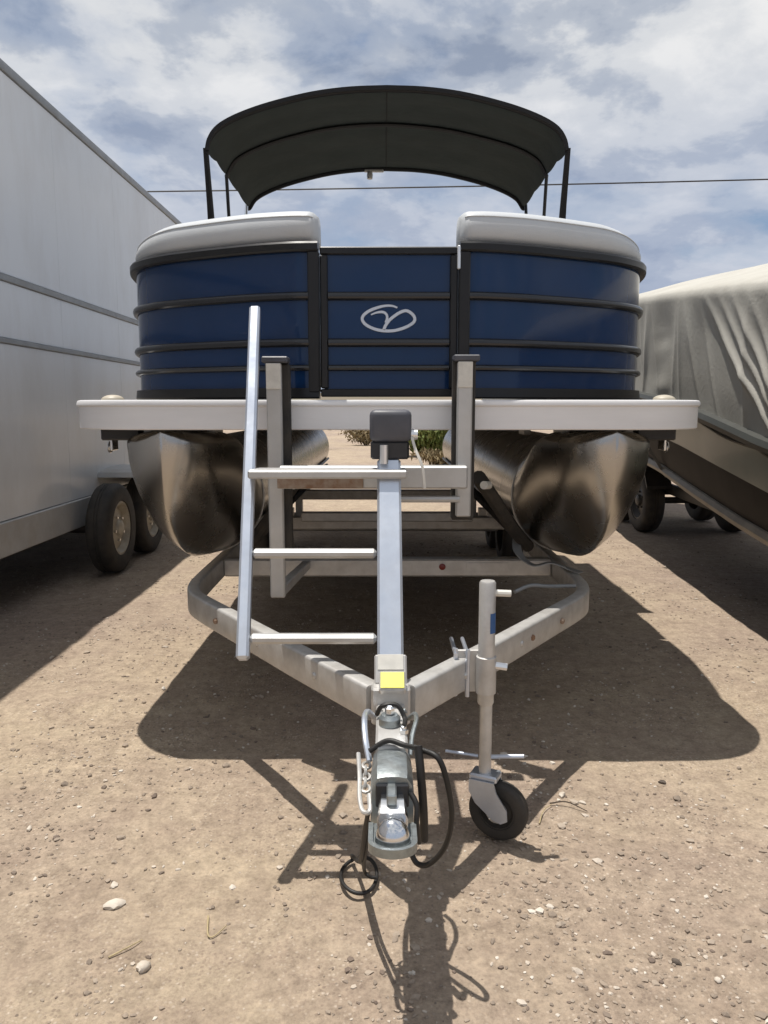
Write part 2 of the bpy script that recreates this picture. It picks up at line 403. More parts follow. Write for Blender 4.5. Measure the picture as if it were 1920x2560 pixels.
for sx in (-1, 1):
    c = MB(); prof = [(0.046 * math.cos(R(a)), 0.022 * math.sin(R(a))) for a in range(0, 91, 15)]
    c.lathe(prof, (BX + sx * 1.12, 3.16, DECK + 0.001), n=20)
    obj('corner_cap', c, 'cap_beige', deck)
# cross members under deck
for i, y in enumerate(np.arange(3.08, 9.2, 0.41)):
    c = MB(); c.box((BX, y, 1.2455), (2.28, 0.075, 0.055), 0.006); obj('cross_member', c, 'alu_dull', boat)

# fence plan curve (right half, from gate outwards)
half = [(0.262, 2.958), (0.36, 2.965), (0.50, 3.008), (0.65, 3.075), (0.84, 3.172), (0.96, 3.258), (1.06, 3.375), (1.115, 3.52), (1.155, 3.72), (1.185, 4.0), (1.20, 4.4)]
hc = cr([(x, y, 0) for x, y in half], 6)
FT = 1.884; FB = 1.338
def offs(path, d):
    o = []
    for i, p in enumerate(path):
        a = path[max(i - 1, 0)]; b = path[min(i + 1, len(path) - 1)]; t = (b - a).normalized()
        o.append(p + Vector((t.y, -t.x, 0)) * d)   # outward for the right half (towards +x / camera)
    return o
def side(path, sx): return [Vector((BX + sx * p.x, p.y, p.z)) for p in path]
rail_prof = [(0.0, -0.018), (0.010, -0.0175), (0.017, -0.012), (0.0195, -0.003), (0.017, 0.006), (0.011, 0.012), (0.0, 0.0145)]
top_prof = [(-0.02, -0.016), (0.020, -0.016), (0.026, -0.010), (0.026, 0.012), (0.020, 0.02), (-0.02, 0.02)]
bot_prof = [(-0.02, -0.02), (0.018, -0.02), (0.022, -0.014), (0.018, 0.02), (-0.02, 0.02)]
RAILZ = (1.712, 1.541, 1.447)
def fence(path, sx, name='fence_panel', posts=True):
    pth = side(path, sx)
    skin = MB(); n = 14
    inner = side(offs(path, -0.006), sx)
    rings = []
    for p, q in zip(pth, inner):
        rings.append([(p.x, p.y, FB), (p.x, p.y, FT), (q.x, q.y, FT), (q.x, q.y, FB)])
    skin.loft(rings)
    fp = obj(name, skin, 'navy', boat)
    s_ = -sx   # sweep side: left of travel ; path goes outwards/backwards
    def rail(prof, z, nm, mat):
        r = MB(); r.sweep([(x * s_, y + z) for x, y in prof], pth); return obj(nm, r, mat, fp)
    rail(top_prof, FT, 'top_rail', 'black_anodized'); rail(bot_prof, FB + 0.012, 'bottom_rail', 'black_anodized')
    for z in RAILZ: rail([(x + 0.0015, y * (1 if z > 1.5 else 0.75)) for x, y in rail_prof], z, 'rail', 'rail_face')
    if posts:
        for e in (0, -1):
            p = pth[e]; q = pth[1] if e == 0 else pth[-2]; t = (q - p).normalized()
            c = MB(); m = Matrix.Rotation(math.atan2(t.y, t.x), 3, 'Z')
            c.box((p.x + t.x * 0.018, p.y + t.y * 0.018, (FT + FB) / 2), (0.042, 0.046, FT - FB - 0.03), 0.004, m); obj('post', c, 'black_anodized', fp)
    return fp
for sx in (-1, 1):
    fence(hc, sx)
    fence([Vector((1.20, y, 0)) for y in (4.43, 5.0, 6.0, 6.9)], sx)
    fence([Vector((1.20, y, 0)) for y in (7.6, 8.4, 9.2)], sx)
# bow gate
gate_sk = MB(); gate_sk.box((BX, 2.968, 1.608), (0.49, 0.008, 0.52), 0.001); gate = obj('gate', gate_sk, 'navy', boat)
for z, hgt in ((1.873, 0.028), (1.352, 0.03)):
    c = MB(); c.box((BX, 2.967, z), (0.514, 0.036, hgt), 0.004); obj('gate_frame', c, 'black_anodized', gate)
for sx in (-1, 1):
    c = MB(); c.box((BX + sx * 0.242, 2.966, 1.6125), (0.028, 0.040, 0.488), 0.004); obj('gate_frame', c, 'black_anodized', gate)
for z in RAILZ:
    c = MB(); k = 1 if z > 1.5 else 0.75
    c.sweep([(-x, y * k + z) for x, y in rail_prof][::-1], [(BX - 0.227, 2.964, 0), (BX + 0.227, 2.964, 0)][::1]); obj('rail', c, 'rail_face', gate)
c = MB(); c.box((BX + 0.258, 2.936, 1.845), (0.012, 0.016, 0.085), 0.003); obj('latch', c, 'alu_bright', gate)
# emblem: oval loop with a slanted Y stroke
def band2d(pts, wdt, y0, y1, closed=False):
    mb = MB(); P = [Vector((p[0], 0, p[1])) for p in pts]; n = len(P); prof = [(-0.5, 0), (0.5, 0), (0.42, 1), (-0.42, 1)]
    vs = []
    for i, p in enumerate(P):
        a = P[i - 1] if (closed or i) else P[i]; b = P[(i + 1) % n] if (closed or i < n - 1) else P[i]
        t = (b - a).normalized(); s = Vector((-t.z, 0, t.x)); ww = wdt(i / max(1, n - 1)) if callable(wdt) else wdt
        for (u, v) in prof: vs.append((BX + p.x + s.x * u * ww, y0 + (y1 - y0) * v, 1.6265 + p.z + s.z * u * ww))
    fs = []
    for i in range(n if closed else n - 1):
        j = (i + 1) % n
        for c in range(4): fs.append((i * 4 + c, i * 4 + (c + 1) % 4, j * 4 + (c + 1) % 4, j * 4 + c))
    if not closed: fs += [(3, 2, 1, 0), tuple((n - 1) * 4 + c for c in range(4))]
    return mb.add(vs, fs)
K = 0.2145 / 1240.0      # photo emblem pixels to metres (emblem 1240 px wide)
def e2(pts): return [((x - 835) * K * 1.06, (445 - y) * K * 0.94) for x, y in pts]
ring_pts = [(1010, 190), (900, 150), (760, 150), (600, 190), (430, 265), (320, 360), (290, 450), (340, 550), (450, 630), (600, 690), (760, 715), (930, 710), (1100, 665), (1250, 595), (1350, 510), (1365, 420), (1310, 330), (1200, 260), (1080, 290), (960, 370), (850, 470), (770, 590), (730, 690)]
em = band2d([(p.x, p.y) for p in cr([(a, b, 0) for a, b in e2(ring_pts)], 5)], lambda t: 0.0125 * (0.55 + 0.45 * min(1, t * 6)), 2.9635, 2.9600)
emb = obj('emblem', em, 'emblem_silver', gate)
st = band2d([(p.x, p.y) for p in cr([(a, b, 0) for a, b in e2([(470, 350), (590, 300), (720, 290), (790, 350), (800, 440), (770, 530)])], 5)], lambda t: 0.0105 * (0.5 + 0.5 * min(1, t * 3)), 2.9633, 2.9604)
obj('emblem_stroke', st, 'emblem_silver', emb)
# bow bolsters on the rail
def bolster(sx):
    path = cr([(x, y, 0) for x, y in [(0.268, 3.0), (0.36, 3.005), (0.50, 3.045), (0.65, 3.11), (0.84, 3.205), (0.95, 3.295), (1.03, 3.405), (1.075, 3.53), (1.11, 3.72), (1.14, 4.0), (1.155, 4.4)]], 6)
    pth = side(path, sx); n = len(pth)
    mb = MB(); vs = []; rings = []
    for i, p in enumerate(pth):
        a = pth[max(i - 1, 0)]; b = pth[min(i + 1, n - 1)]; t = (b - a).normalized()
        o = Vector((t.y, -t.x, 0)) * (1 if sx > 0 else -1)
        s = i / 6.0; hgt = float(np.interp(s, range(11), (0.117, 0.120, 0.122, 0.122, 0.119, 0.108, 0.085, 0.060, 0.048, 0.042, 0.040)))
        end = min(1.0, (i + 0.25) / 2.2, (n - 1 - i + 0.3) / 2.2); k = math.sqrt(max(0.02, 1 - (1 - end) ** 2)) if end < 1 else 1
        k = max(k, 0.45)
        prof = [(0.043, 0.0), (0.058, 0.02), (0.060, 0.055), (0.050, 0.09), (0.025, 0.113), (-0.02, 0.120), (-0.09, 0.118), (-0.14, 0.105), (-0.165, 0.07), (-0.17, 0.0), (-0.08, -0.006)]
        ring = []
        for (u, v) in prof:
            uu = -0.05 + (u + 0.05) * k; vv = 0.058 + (v - 0.058) * (0.6 + 0.4 * k)
            ring.append(p + o * (uu - 0.018) + Vector((0, 0, FT + 0.024 + vv * hgt / 0.118)))
        rings.append(ring)
    mb.loft(rings); o = obj('cushion', mb, 'vinyl', boat, angle=60)
    sw = MB(); sw.tube([r[3] + Vector((0, 0, 0.001)) for r in rings[1:-1]], 0.0028, 6); obj('piping', sw, 'vinyl', o)
    return o
for sx in (-1, 1): bolster(sx)
for sx in (-1, 1):   # bench under each bolster
    c = MB(); c.box((BX + sx * 0.80, 4.0, 1.50), (0.50, 1.1, 0.35), 0.03, seg=3); obj('bench', c, 'vinyl', boat)

# pontoons
def pontoon(sx):
    X0 = BX + sx * 0.858; RAD = 0.270; ZC = 0.884
    t = MB(); n = 36
    rings = []
    for y in (3.62, 4.6, 5.8, 7.0, 8.0):
        rings.append([(X0 + RAD * math.cos(2 * math.pi * k / n), y, ZC + RAD * math.sin(2 * math.pi * k / n)) for k in range(n)])
    t.loft(rings); po = obj('pontoon', t, 'pontoon_alu', boat)
    nc = MB(); rings = []
    for i in range(15):
        s = i / 14; y = 3.62 - 0.72 * math.sin(s * math.pi / 2) ** 1.15
        wx = RAD * max(0.03, (1 - s ** 2.6)) * (1 - 0.10 * min(1, s * 2)); zt = ZC + RAD + (1.206 - ZC - RAD) * min(1, s * 3); zb = ZC - RAD + (0.50 * s ** 2.2)
        mm = min(1.0, s / 0.42); mm = mm * mm * (3 - 2 * mm); zc = ZC * (1 - mm) + (zt - 0.05) * mm
        ex = 1.0 + 0.62 * mm
        rings.append([(X0 + wx * math.copysign(abs(math.cos(a)) ** (ex if math.sin(a) < 0 else 0.8), math.cos(a)), y, zc + ((zt - zc) if math.sin(a) > 0 else (zc - zb)) * math.sin(a)) for a in (2 * math.pi * k / n for k in range(n))])
    nc.loft(rings); nco = obj('nose_cone', nc, 'pontoon_alu', po, angle=50)
    k = MB(); kp = [(X0, 7.9, ZC - RAD - 0.004), (X0, 6.0, ZC - RAD - 0.004), (X0, 3.66, ZC - RAD - 0.004)]
    k.sweep([(-0.004, -0.006), (0.004, -0.006), (0.004, 0.015), (-0.004, 0.015)], kp); obj('keel', k, 'pontoon_alu', po)
    # weld seam ring
    r = MB(); r.tube([(X0 + (RAD + 0.001) * math.cos(2 * math.pi * q / 40), 3.62, ZC + (RAD + 0.001) * math.sin(2 * math.pi * q / 40)) for q in range(40)], 0.005, 6, closed=True); obj('weld_seam', r, 'alu_dull', po)
    for y in (3.25, 4.1, 5.3, 6.5, 7.7):
        for e_ in (-1, 1): b = MB(); b.box((X0 + e_ * 0.13, y, 1.185), (0.035, 0.16, 0.062), 0.004); obj('riser_bracket', b, 'alu_dull', po)
    # lifting strake
    s_ = MB(); s_.box((X0 - sx * (RAD * 0.93), 5.8, ZC - 0.12), (0.06, 4.2, 0.02), 0.003, (0, sx * 0.6, 0)); obj('strake', s_, 'alu_dull', po)
    e = MB(); e.box((X0 + sx * 0.315, 3.30, 1.165), (0.012, 0.07, 0.10), 0.003); e.tube([(X0 + sx * 0.325, 3.28 + 0.02 * math.cos(a), 1.13 + 0.02 * math.sin(a)) for a in np.linspace(0, 2 * math.pi, 13)[:-1]], 0.006, 6, closed=True)
    obj('tow_eye', e, 'chrome', po)
    b = MB(); b.box((X0 + sx * 0.24, 3.22, 1.188), (0.16, 0.12, 0.05), 0.006); obj('bumper_block', b, 'black_plastic', po)
for sx in (-1, 1): pontoon(sx)

# bimini top
def bow_curve(y, zc, hw, drop, n=28):
    """arch across the boat at y: crown zc, half width hw, sides down by drop"""
    o = []
    for k in range(n + 1):
        s = -1 + 2 * k / n; u = abs(s)
        x = hw * math.copysign(min(1.0, 1.0 - (1.0 - min(1, u * 1.06)) ** 1.0), s)
        z = zc - 0.185 * (u ** 2.0)
        o.append((s, x, z))
    pts = []
    A = [(0.0, 0.0), (0.2, -0.008), (0.4, -0.035), (0.6, -0.085), (0.75, -0.135), (0.87, -0.19), (0.945, -0.245), (0.985, -0.31), (1.0, -drop)]
    c = cr([(a, b, 0) for a, b in A], 4)
    right = [(BX + p.x * hw, y, zc + p.y) for p in c]
    left = [(BX - p.x * hw, y, zc + p.y) for p in c[1:]][::-1]
    return left + right
BOWS = [(5.10, 3.275, 1.14, 0.375), (5.45, 3.292, 1.145, 0.36), (5.80, 3.30, 1.15, 0.35), (6.25, 3.285, 1.15, 0.335), (6.66, 3.25, 1.15, 0.30)]
can = MB(); rings = []
B = []
for i in range(len(BOWS) - 1):
    for k in range(4):
        t = k / 4; a, b = BOWS[i], BOWS[i + 1]; v = [a[q] * (1 - t) + b[q] * t for q in range(4)]
        v[1] -= 0.012 * math.sin(math.pi * t) if i in (0, 1, 2, 3) else 0
        B.append(v)
B.append(BOWS[-1])
rings = [[(x, y, z + (0.010 * float(vnoise(np.array([x * 3.0 + 9]), np.array([y * 4.0]), 1.0, 41)[0]) if 0 < i < len(B) - 1 else 0)) for x, y, z in bow_curve(*b)] for i, b in enumerate(B)]
th = 0.004
up_r = [[(x, y, z + th) for x, y, z in r] for r in rings]
nr = len(rings); k = len(rings[0]); vsx = [p for r in up_r for p in r] + [p for r in rings for p in r]; fsx = []
for i in range(nr - 1):
    for c in range(k - 1):
        a = i * k + c; b = a + 1; e = a + k; g_ = e + 1
        fsx.append((a, b, g_, e)); o_ = nr * k; fsx.append((o_ + a, o_ + e, o_ + g_, o_ + b))
can.add(vsx, fsx)
canopy = obj('canopy', can, 'canvas', boat, angle=70, fix=False)
fr = MB(); fr.sweep([(-0.004, -0.006), (0.020, -0.006), (0.020, 0.010), (-0.004, 0.010)], [(x, y - 0.004, z) for x, y, z in rings[0]], up=(0, 1, 0)); obj('hem', fr, 'canvas_edge', canopy)
fr = MB(); fr.tube([(x, y, z - 0.01) for x, y, z in rings[-1]], 0.017, 8); obj('hem', fr, 'canvas_edge', canopy)
for (i, rad) in ((0, 0.0125), (8, 0.016), (nr - 1, 0.0125)):
    t = MB(); pts = [(x, y + (0.02 if i == 0 else 0), z - 0.016) for x, y, z in rings[i]]; t.tube(pts, rad, 8); obj('bow', t, 'black_anodized', canopy)
sm = MB(); sm.tube([(BX, r[len(r) // 2][1], r[len(r) // 2][2] - 0.001) for r in rings], 0.0035, 6); obj('seam', sm, 'canvas_edge', canopy)
for sx in (-1, 1):
    XS = BX + sx * 1.19
    for (top, bot, rad, mt) in (((BX + sx * 1.14, 5.13, 2.90), (XS, 5.70, 1.90), 0.0125, 'black_anodized'), ((BX + sx * 1.15, 5.80, 2.95), (XS, 6.22, 1.90), 0.0125, 'black_anodized'),
                            ((BX + sx * 1.15, 6.62, 2.95), (XS, 6.50, 1.90), 0.013, 'alu_bright' if sx < 0 else 'black_anodized')):
        t = MB(); t.tube([top, bot], rad, 8); obj('strut', t, mt, canopy)
    t = MB(); p = Vector((BX + sx * 1.145, 5.10, 2.91)); q = Vector((BX + sx * 1.195, 5.60, 1.905))
    t.loft([[a + Vector((0, dy, 0)) + Vector((dx, 0, 0)) for dx, dy in ((-w2, -0.006), (w2, -0.006), (w2, 0.006), (-w2, 0.006))] for a, w2 in ((p, 0.010), (p.lerp(q, 0.3), 0.014), (p.lerp(q, 0.7), 0.026), (q, 0.022))])
    obj('strap', t, 'canvas_edge', canopy)
lt = MB(); lt.box((BX - 0.10, 6.66, 3.225), (0.16, 0.03, 0.02), 0.004); lt.lathe([(0, -0.03), (0.022, -0.028), (0.026, 0.0), (0.02, 0.03), (0, 0.035)], (BX - 0.135, 6.66, 3.19), n=14); obj('anchor_light', lt, 'alu_dull', canopy)

# ------------------------------------------------------------------ boat trailer
tr = thing('boat_trailer', 'silver galvanized boat trailer with ladder, coupler and jack wheel under the navy boat', 'trailer', (BX, 3.2, 0))
# side frames: A-frame tongue bending into the side rails
for sx in (-1, 1):
    raw = [(0.045, 1.985), (0.30, 2.335), (0.57, 2.72), (0.72, 2.935), (0.785, 3.05), (0.818, 3.17), (0.83, 3.32), (0.833, 3.6), (0.833, 4.5), (0.833, 6.5), (0.833, 9.1)]
    pth = []
    P = [Vector((BX + sx * x, y, 0.512)) for x, y in raw]
    pth = P[:3] + cr(P[2:8], 5)[1:] + P[8:]
    m = MB(); m.sweep(rrect(0.052, 0.098, 0.010, 3), pth); obj('frame_rail', m, 'galvanized', tr)
for y in (3.74, 5.2, 6.9, 8.4):
    m = MB(); m.box((BX, y, 0.515), (1.612, 0.075, 0.088), 0.008); cm = obj('cross_beam', m, 'galvanized', tr)
    if y == 3.74:
        for (x, wd) in ((0.268, 0.0),):
            r = MB(); r.lathe([(0, 0), (0.016, 0), (0.016, 0.006), (0.010, 0.009), (0, 0.010)], (BX + x, 3.7024, 0.522), (0, -1, 0), 16); obj('marker_lens', r, 'red_lens', cm)
        r = MB(); r.box((BX + 0.49, 3.7012, 0.520), (0.21, 0.003, 0.045), 0.001); obj('decal', r, 'galvanized', cm)
# high cross beam further back with dark shape
for y, z in ((4.9, 0.60),):
    m = MB(); m.box((BX, y, z), (1.10, 0.06, 0.06), 0.006); obj('cross_beam', m, 'galvanized', tr)
for sx in (-1, 1):
    for (x, y) in ((0.42, 2.515), (0.47, 2.583), (0.62, 2.79), (0.20, 2.205)):
        nd = Vector((sx * 0.80, -0.60, 0)).normalized()
        m = MB(); m.lathe([(0, 0.012), (0.008, 0.011), (0.012, 0.006), (0.012, 0.0)], Vector((BX + sx * x, y, 0.512)) + nd * 0.0255, tuple(nd), 6); obj('bolt', m, 'rusty' if (x > 0.45) else 'galvanized', tr)
# bunks
for sx in (-1, 1):
    for dx in (-0.15, 0.15):
        x = BX + sx * 0.858 + dx
        m = MB(); m.box((x, 6.4, 0.622), (0.13, 4.6, 0.038), 0.008, (0, -0.45 * (1 if dx > 0 else -1), 0)); bk = obj('bunk', m, 'carpet_bunk', tr)
        for y in (5.2, 6.9, 8.4):
            m = MB(); m.box((x, y, 0.585), (0.05, 0.06, 0.052), 0.003); obj('bunk_bracket', m, 'galvanized', bk)
    # guide arm rising in front of the inner bunk
    m = MB(); p = [(BX + sx * 0.67, 3.62, 0.64), (BX + sx * 0.56, 3.42, 0.76), (BX + sx * 0.44, 3.22, 0.92), (BX + sx * 0.36, 3.08, 1.02)]
    m.tube(cr(p, 5), 0.030, 10); ga = obj('guide_arm', m, 'rubber', tr)
    m = MB(); m.tube([(BX + sx * 0.405, 3.10 + 0.0, 0.985), (BX + sx * 0.38, 3.05, 0.99)], 0.017, 10); obj('guide_bolt', m, 'label_white', ga)
# loose grey strap hanging under the right tube
m = MB(); m.sweep([(-0.02, -0.002), (0.02, -0.002), (0.02, 0.002), (-0.02, 0.002)], cr([(BX + 0.62, 3.62, 0.72), (BX + 0.60, 3.5, 0.64), (BX + 0.66, 3.44, 0.585), (BX + 0.74, 3.42, 0.60), (BX + 0.82, 3.40, 0.575), (BX + 0.86, 3.36, 0.566)], 6)); obj('bow_strap', m, 'trim_grey', tr)
# axles, wheels, fenders
def wheel(parent, c, rad, wd, axis, rim_mat, n=32, name='wheel', lug='chrome'):
    ax = Vector(axis).normalized(); w2 = wd / 2
    t = MB(); rr = rad * 0.60
    t.lathe([(rr, -w2 * 0.8), (rr * 1.03, -w2 * 0.95), (rad * 0.88, -w2), (rad * 0.96, -w2 * 0.82), (rad, -w2 * 0.55), (rad, -w2 * 0.2), (rad * 0.985, -w2 * 0.17), (rad * 0.985, -w2 * 0.07), (rad, -w2 * 0.04), (rad, w2 * 0.04), (rad * 0.985, w2 * 0.07), (rad * 0.985, w2 * 0.17), (rad, w2 * 0.2), (rad, w2 * 0.55), (rad * 0.96, w2 * 0.82), (rad * 0.88, w2), (rr * 1.03, w2 * 0.95), (rr, w2 * 0.8), (rr, -w2 * 0.8)], c, axis, n)
    wo = obj(name, t, 'rubber', parent, angle=40)
    r = MB(); r.lathe([(rr + 0.001, -w2 * 0.78), (rr + 0.001, w2 * 0.86), (rr * 0.93, w2 * 0.88), (rr * 0.88, w2 * 0.62), (rr * 0.80, w2 * 0.35), (rr * 0.55, w2 * 0.5), (rr * 0.32, w2 * 0.6), (rr * 0.28, w2 * 0.85), (rr * 0.2, w2 * 0.95), (0, w2 * 0.97)], c, axis, n)
    ro = obj('rim', r, rim_mat, wo, angle=30)
    x = ax.orthogonal().normalized(); y = ax.cross(x)
    for k in range(5):
        a = 2 * math.pi * k / 5; q = Vector(c) + (x * math.cos(a) + y * math.sin(a)) * rr * 0.45 + ax * w2 * 0.5
        b = MB(); b.lathe([(0, 0.025), (rr * 0.05, 0.024), (rr * 0.055, 0.0)], q, axis, 6); obj('lug_nut', b, lug, wo)
    return wo
for sx in (-1, 1):
    for y in (6.35, 7.05):
        wheel(tr, (BX + sx * 1.03, y, 0.262), 0.262, 0.17, (sx, 0, 0), 'galvanized')
for y in (6.35, 7.05):
    m = MB(); m.tube([(BX - 0.93, y, 0.30), (BX + 0.93, y, 0.30)], 0.032, 12); obj('axle', m, 'galvanized', tr)
for sx in (-1, 1):
    for y in (6.35, 7.05):
        m = MB(); m.box((BX + sx * 0.80, y, 0.385), (0.06, 0.10, 0.158), 0.004); obj('axle_hanger', m, 'galvanized', tr)
# winch stand post leaning back
P0 = Vector((BX, 2.035, 0.565)); P1 = Vector((BX - 0.003, 2.385, 1.125))
m = MB(); m.beam(P0, P1, 0.072, 0.072, 0.007, up=(1, 0, 0)); post = obj('winch_post', m, 'galv_light', tr)
pdir = (P1 - P0).normalized(); pn = Vector((1, 0, 0)).cross(pdir).normalized()   # points to the camera side?
if pn.y > 0: pn = -pn
Mp = Matrix((Vector((1, 0, 0)), pdir.cross(Vector((1, 0, 0))).normalized() * 1.0, pdir)).transposed()
# base collar, white and yellow labels on it
m = MB(); m.beam(P0 - pdir * 0.03, P0 + pdir * 0.05, 0.088, 0.088, 0.004, up=(1, 0, 0)); col = obj('post_collar', m, 'galvanized', tr)
m = MB(); m.beam(P0 + pn * 0.0452 + pdir * 0.008, P0 + pn * 0.0452 + pdir * 0.050, 0.002, 0.070, 0.0005, up=(1, 0, 0)); obj('label', m, 'label_white', col)
# ladder
RB = Vector((BX - 0.410, 2.059, 0.604)); RT = Vector((BX - 0.459, 2.704, 1.635))
m = MB(); m.beam(RB, RT, 0.036, 0.036, 0.007, up=(1, 0, 0)); ladder = obj('ladder', m, 'galv_light', tr)
def on(p, q, z):
    t = (z - p.z) / (q.z - p.z); return p.lerp(q, t)
for z, top in ((0.655, False), (0.872, False)):
    a = on(RB, RT, z); b = on(P0, P1, z); b = Vector((b.x - 0.038, b.y, z)); a = Vector((a.x + 0.017, a.y, z))
    m = MB(); m.beam(a, b, 0.032, 0.028, 0.009); obj('rung', m, 'alu_dull', ladder)
a = on(RB, RT, 1.09); b = on(P0, P1, 1.09)
m = MB(); m.box(((a.x + b.x + 0.06) / 2, (a.y + b.y) / 2 - 0.01, 1.098), (b.x - a.x + 0.05, 0.105, 0.026), 0.005); obj('step', m, 'alu_dull', ladder)
# winch cross beam and bow guides
m = MB(); m.box((BX - 0.055, 2.70, 1.055), (0.66, 0.055, 0.080), 0.006); xb = obj('bow_stop_beam', m, 'alu_dull', tr)
m = MB(); m.box((BX - 0.24, 2.668, 1.045), (0.30, 0.008, 0.055), 0.002); obj('shaded_brown_plate', m, 'rusty', xb)  # rusty brown plate paints the shade on this stretch of the beam
m = MB(); m.beam((BX, 2.40, 1.07), (BX, 2.69, 1.05), 0.06, 0.06, 0.004); obj('beam_bracket', m, 'galvanized', xb)
m = MB(); m.tube([(BX + 0.03, 2.71, 0.975), (BX + 0.25, 2.71, 0.975)], 0.012, 8); obj('roller_bar', m, 'alu_dull', xb)
for (x, zb, zt) in ((-0.407, 0.605, 1.452), (0.268, 0.905, 1.458)):
    m = MB(); m.box((BX + x, 2.762, (zb + zt) / 2), (0.054, 0.030, zt - zb), 0.005); gp = obj('guide_post', m, 'alu_dull', tr)
    m = MB(); m.box((BX + x + (0.012 if x < 0 else 0), 2.798, (zb + zt) / 2 + (0.08 if x < 0 else 0)), (0.082, 0.042, zt - zb - (0.16 if x < 0 else -0.03)), 0.006); obj('guide_pad', m, 'rubber', gp)
    m = MB(); m.box((BX + x + 0.005, 2.778, zt + 0.012), (0.092, 0.078, 0.022), 0.004); obj('cap', m, 'grey_plastic', gp)
    m = MB(); m.box((BX + x, 2.743, zt - 0.046), (0.052, 0.006, 0.090), 0.002); obj('sunlit_top', m, 'label_white', gp)  # white plate paints the sunlit top section of the guide post
m = MB(); m.beam((BX - 0.40, 2.765, 0.63), (BX - 0.40, 3.70, 0.53), 0.04, 0.04, 0.004); obj('guide_brace', m, 'galvanized', tr)
# winch
WB = P1 + Vector((0, -0.0, 0.0))
m = MB(); m.box((BX + 0.002, 2.40, 1.242), (0.128, 0.12, 0.098), 0.018, seg=3); wn = obj('winch', m, 'grey_plastic', tr)
m = MB(); m.box((BX + 0.0, 2.40, 1.168), (0.118, 0.105, 0.055), 0.006); obj('winch_base', m, 'black_plastic', wn)
m = MB(); m.tube([(BX - 0.018, 2.335, 1.128), (BX - 0.018, 2.335, 1.185)], 0.013, 10); obj('winch_bolt', m, 'alu_bright', wn)
m = MB(); m.sweep([(-0.004, -0.013), (0.004, -0.013), (0.004, 0.013), (-0.004, 0.013)], cr([(BX + 0.066, 2.37, 1.212), (BX + 0.078, 2.345, 1.17), (BX + 0.098, 2.325, 1.12), (BX + 0.105, 2.32, 1.055)], 5), up=(0, 1, 0)); ch = obj('crank_handle', m, 'label_white', wn)
m = MB(); m.tube([(BX + 0.064, 2.37, 1.215), (BX + 0.085, 2.37, 1.215)], 0.016, 12); obj('crank_hub', m, 'alu_bright', ch)
# tongue tube and coupler
m = MB(); m.box((BX, 1.875, 0.478), (0.076, 0.36, 0.084), 0.006); tongue = obj('tongue', m, 'galvanized', tr)
m = MB(); m.box((BX, 1.985, 0.5115), (0.104, 0.075, 0.102), 0.006); obj('gusset', m, 'galvanized', tongue)
m = MB(); m.box((BX + 0.004, 1.950, 0.578), (0.070, 0.058, 0.024), 0.004, (R(38), 0, 0)); lp = obj('label_block', m, 'galvanized', tongue)
m = MB(); m.box((BX + 0.004, 1.942, 0.5885), (0.062, 0.048, 0.002), 0.0005, (R(38), 0, 0)); obj('warning_label', m, 'label_yellow', lp)
act = MB()   # surge actuator housing, rounded hood open at the front
rings = []
for (y, hw, zt, zb) in ((1.735, 0.046, 0.575, 0.48), (1.70, 0.055, 0.606, 0.47), (1.62, 0.058, 0.618, 0.468), (1.50, 0.058, 0.612, 0.468), (1.475, 0.056, 0.604, 0.47)):
    r_ = []
    for (u, v) in ((-1, 0), (-1, 0.6), (-0.93, 0.82), (-0.7, 0.97), (-0.3, 1.0), (0.3, 1.0), (0.7, 0.97), (0.93, 0.82), (1, 0.6), (1, 0)):
        r_.append((BX + u * hw, y, zb + (zt - zb) * v))
    rings.append(r_)
act.loft(rings); cp = obj('coupler', act, 'zinc', tr, angle=40)
m = MB(); m.box((BX, 1.468, 0.555), (0.088, 0.012, 0.062), 0.003); obj('housing_mouth', m, 'black_plastic', cp)
m = MB(); m.box((BX - 0.002, 1.44, 0.572), (0.026, 0.09, 0.030), 0.004); obj('latch_lever', m, 'zinc', cp)
inner = MB()
rings = []
for (y, hw, zt, zb) in ((1.52, 0.036, 0.565, 0.49), (1.44, 0.037, 0.562, 0.488), (1.40, 0.038, 0.556, 0.488), (1.378, 0.040, 0.545, 0.488)):
    rings.append([(BX + u * hw, y, zb + (zt - zb) * v) for u, v in ((-1, 0), (-1, 0.75), (-0.8, 1), (0.8, 1), (1, 0.75), (1, 0))])
inner.loft(rings); sl = obj('coupler_slide', inner, 'chrome', cp)
m = MB(); m.lathe([(0.046, -0.01), (0.044, 0.012), (0.036, 0.034), (0.022, 0.048), (0.008, 0.053), (0, 0.054)], (BX, 1.345, 0.492), n=28); obj('ball_socket', m, 'chrome', sl)
m = MB(); lip = []   # rolled lip round the socket
for k in range(15):
    a = R(180 + 180 * k / 14); lip.append((BX + 0.056 * math.cos(a), 1.325 + 0.05 * math.sin(a), 0.486))
lip = [(BX - 0.056, 1.43, 0.486)] + lip + [(BX + 0.056, 1.43, 0.486)]
m.sweep([(-0.006, -0.012), (0.006, -0.012), (0.006, 0.012), (-0.006, 0.012)], lip); obj('lip', m, 'zinc', sl)
m = MB(); pl = [(BX + 0.053 * math.cos(R(a)), 1.325 + 0.048 * math.sin(R(a)), 0.480) for a in range(180, 361, 15)] + [(BX + 0.053, 1.45, 0.480), (BX - 0.053, 1.45, 0.480)]
m.prism(pl, (0, 0, 0.006)); obj('coupler_plate', m, 'zinc', sl)
m = MB(); m.lathe([(0, 0), (0.027, 0), (0.027, 0.018), (0.020, 0.026), (0, 0.028)], (BX - 0.004, 1.815, 0.521), n=20); mc = obj('master_cylinder', m, 'zinc', tongue)
m = MB(); m.lathe([(0, 0), (0.012, 0), (0.012, 0.014), (0.006, 0.018), (0, 0.018)], (BX - 0.004, 1.815, 0.5495), n=6); obj('filler_cap', m, 'chrome', mc)
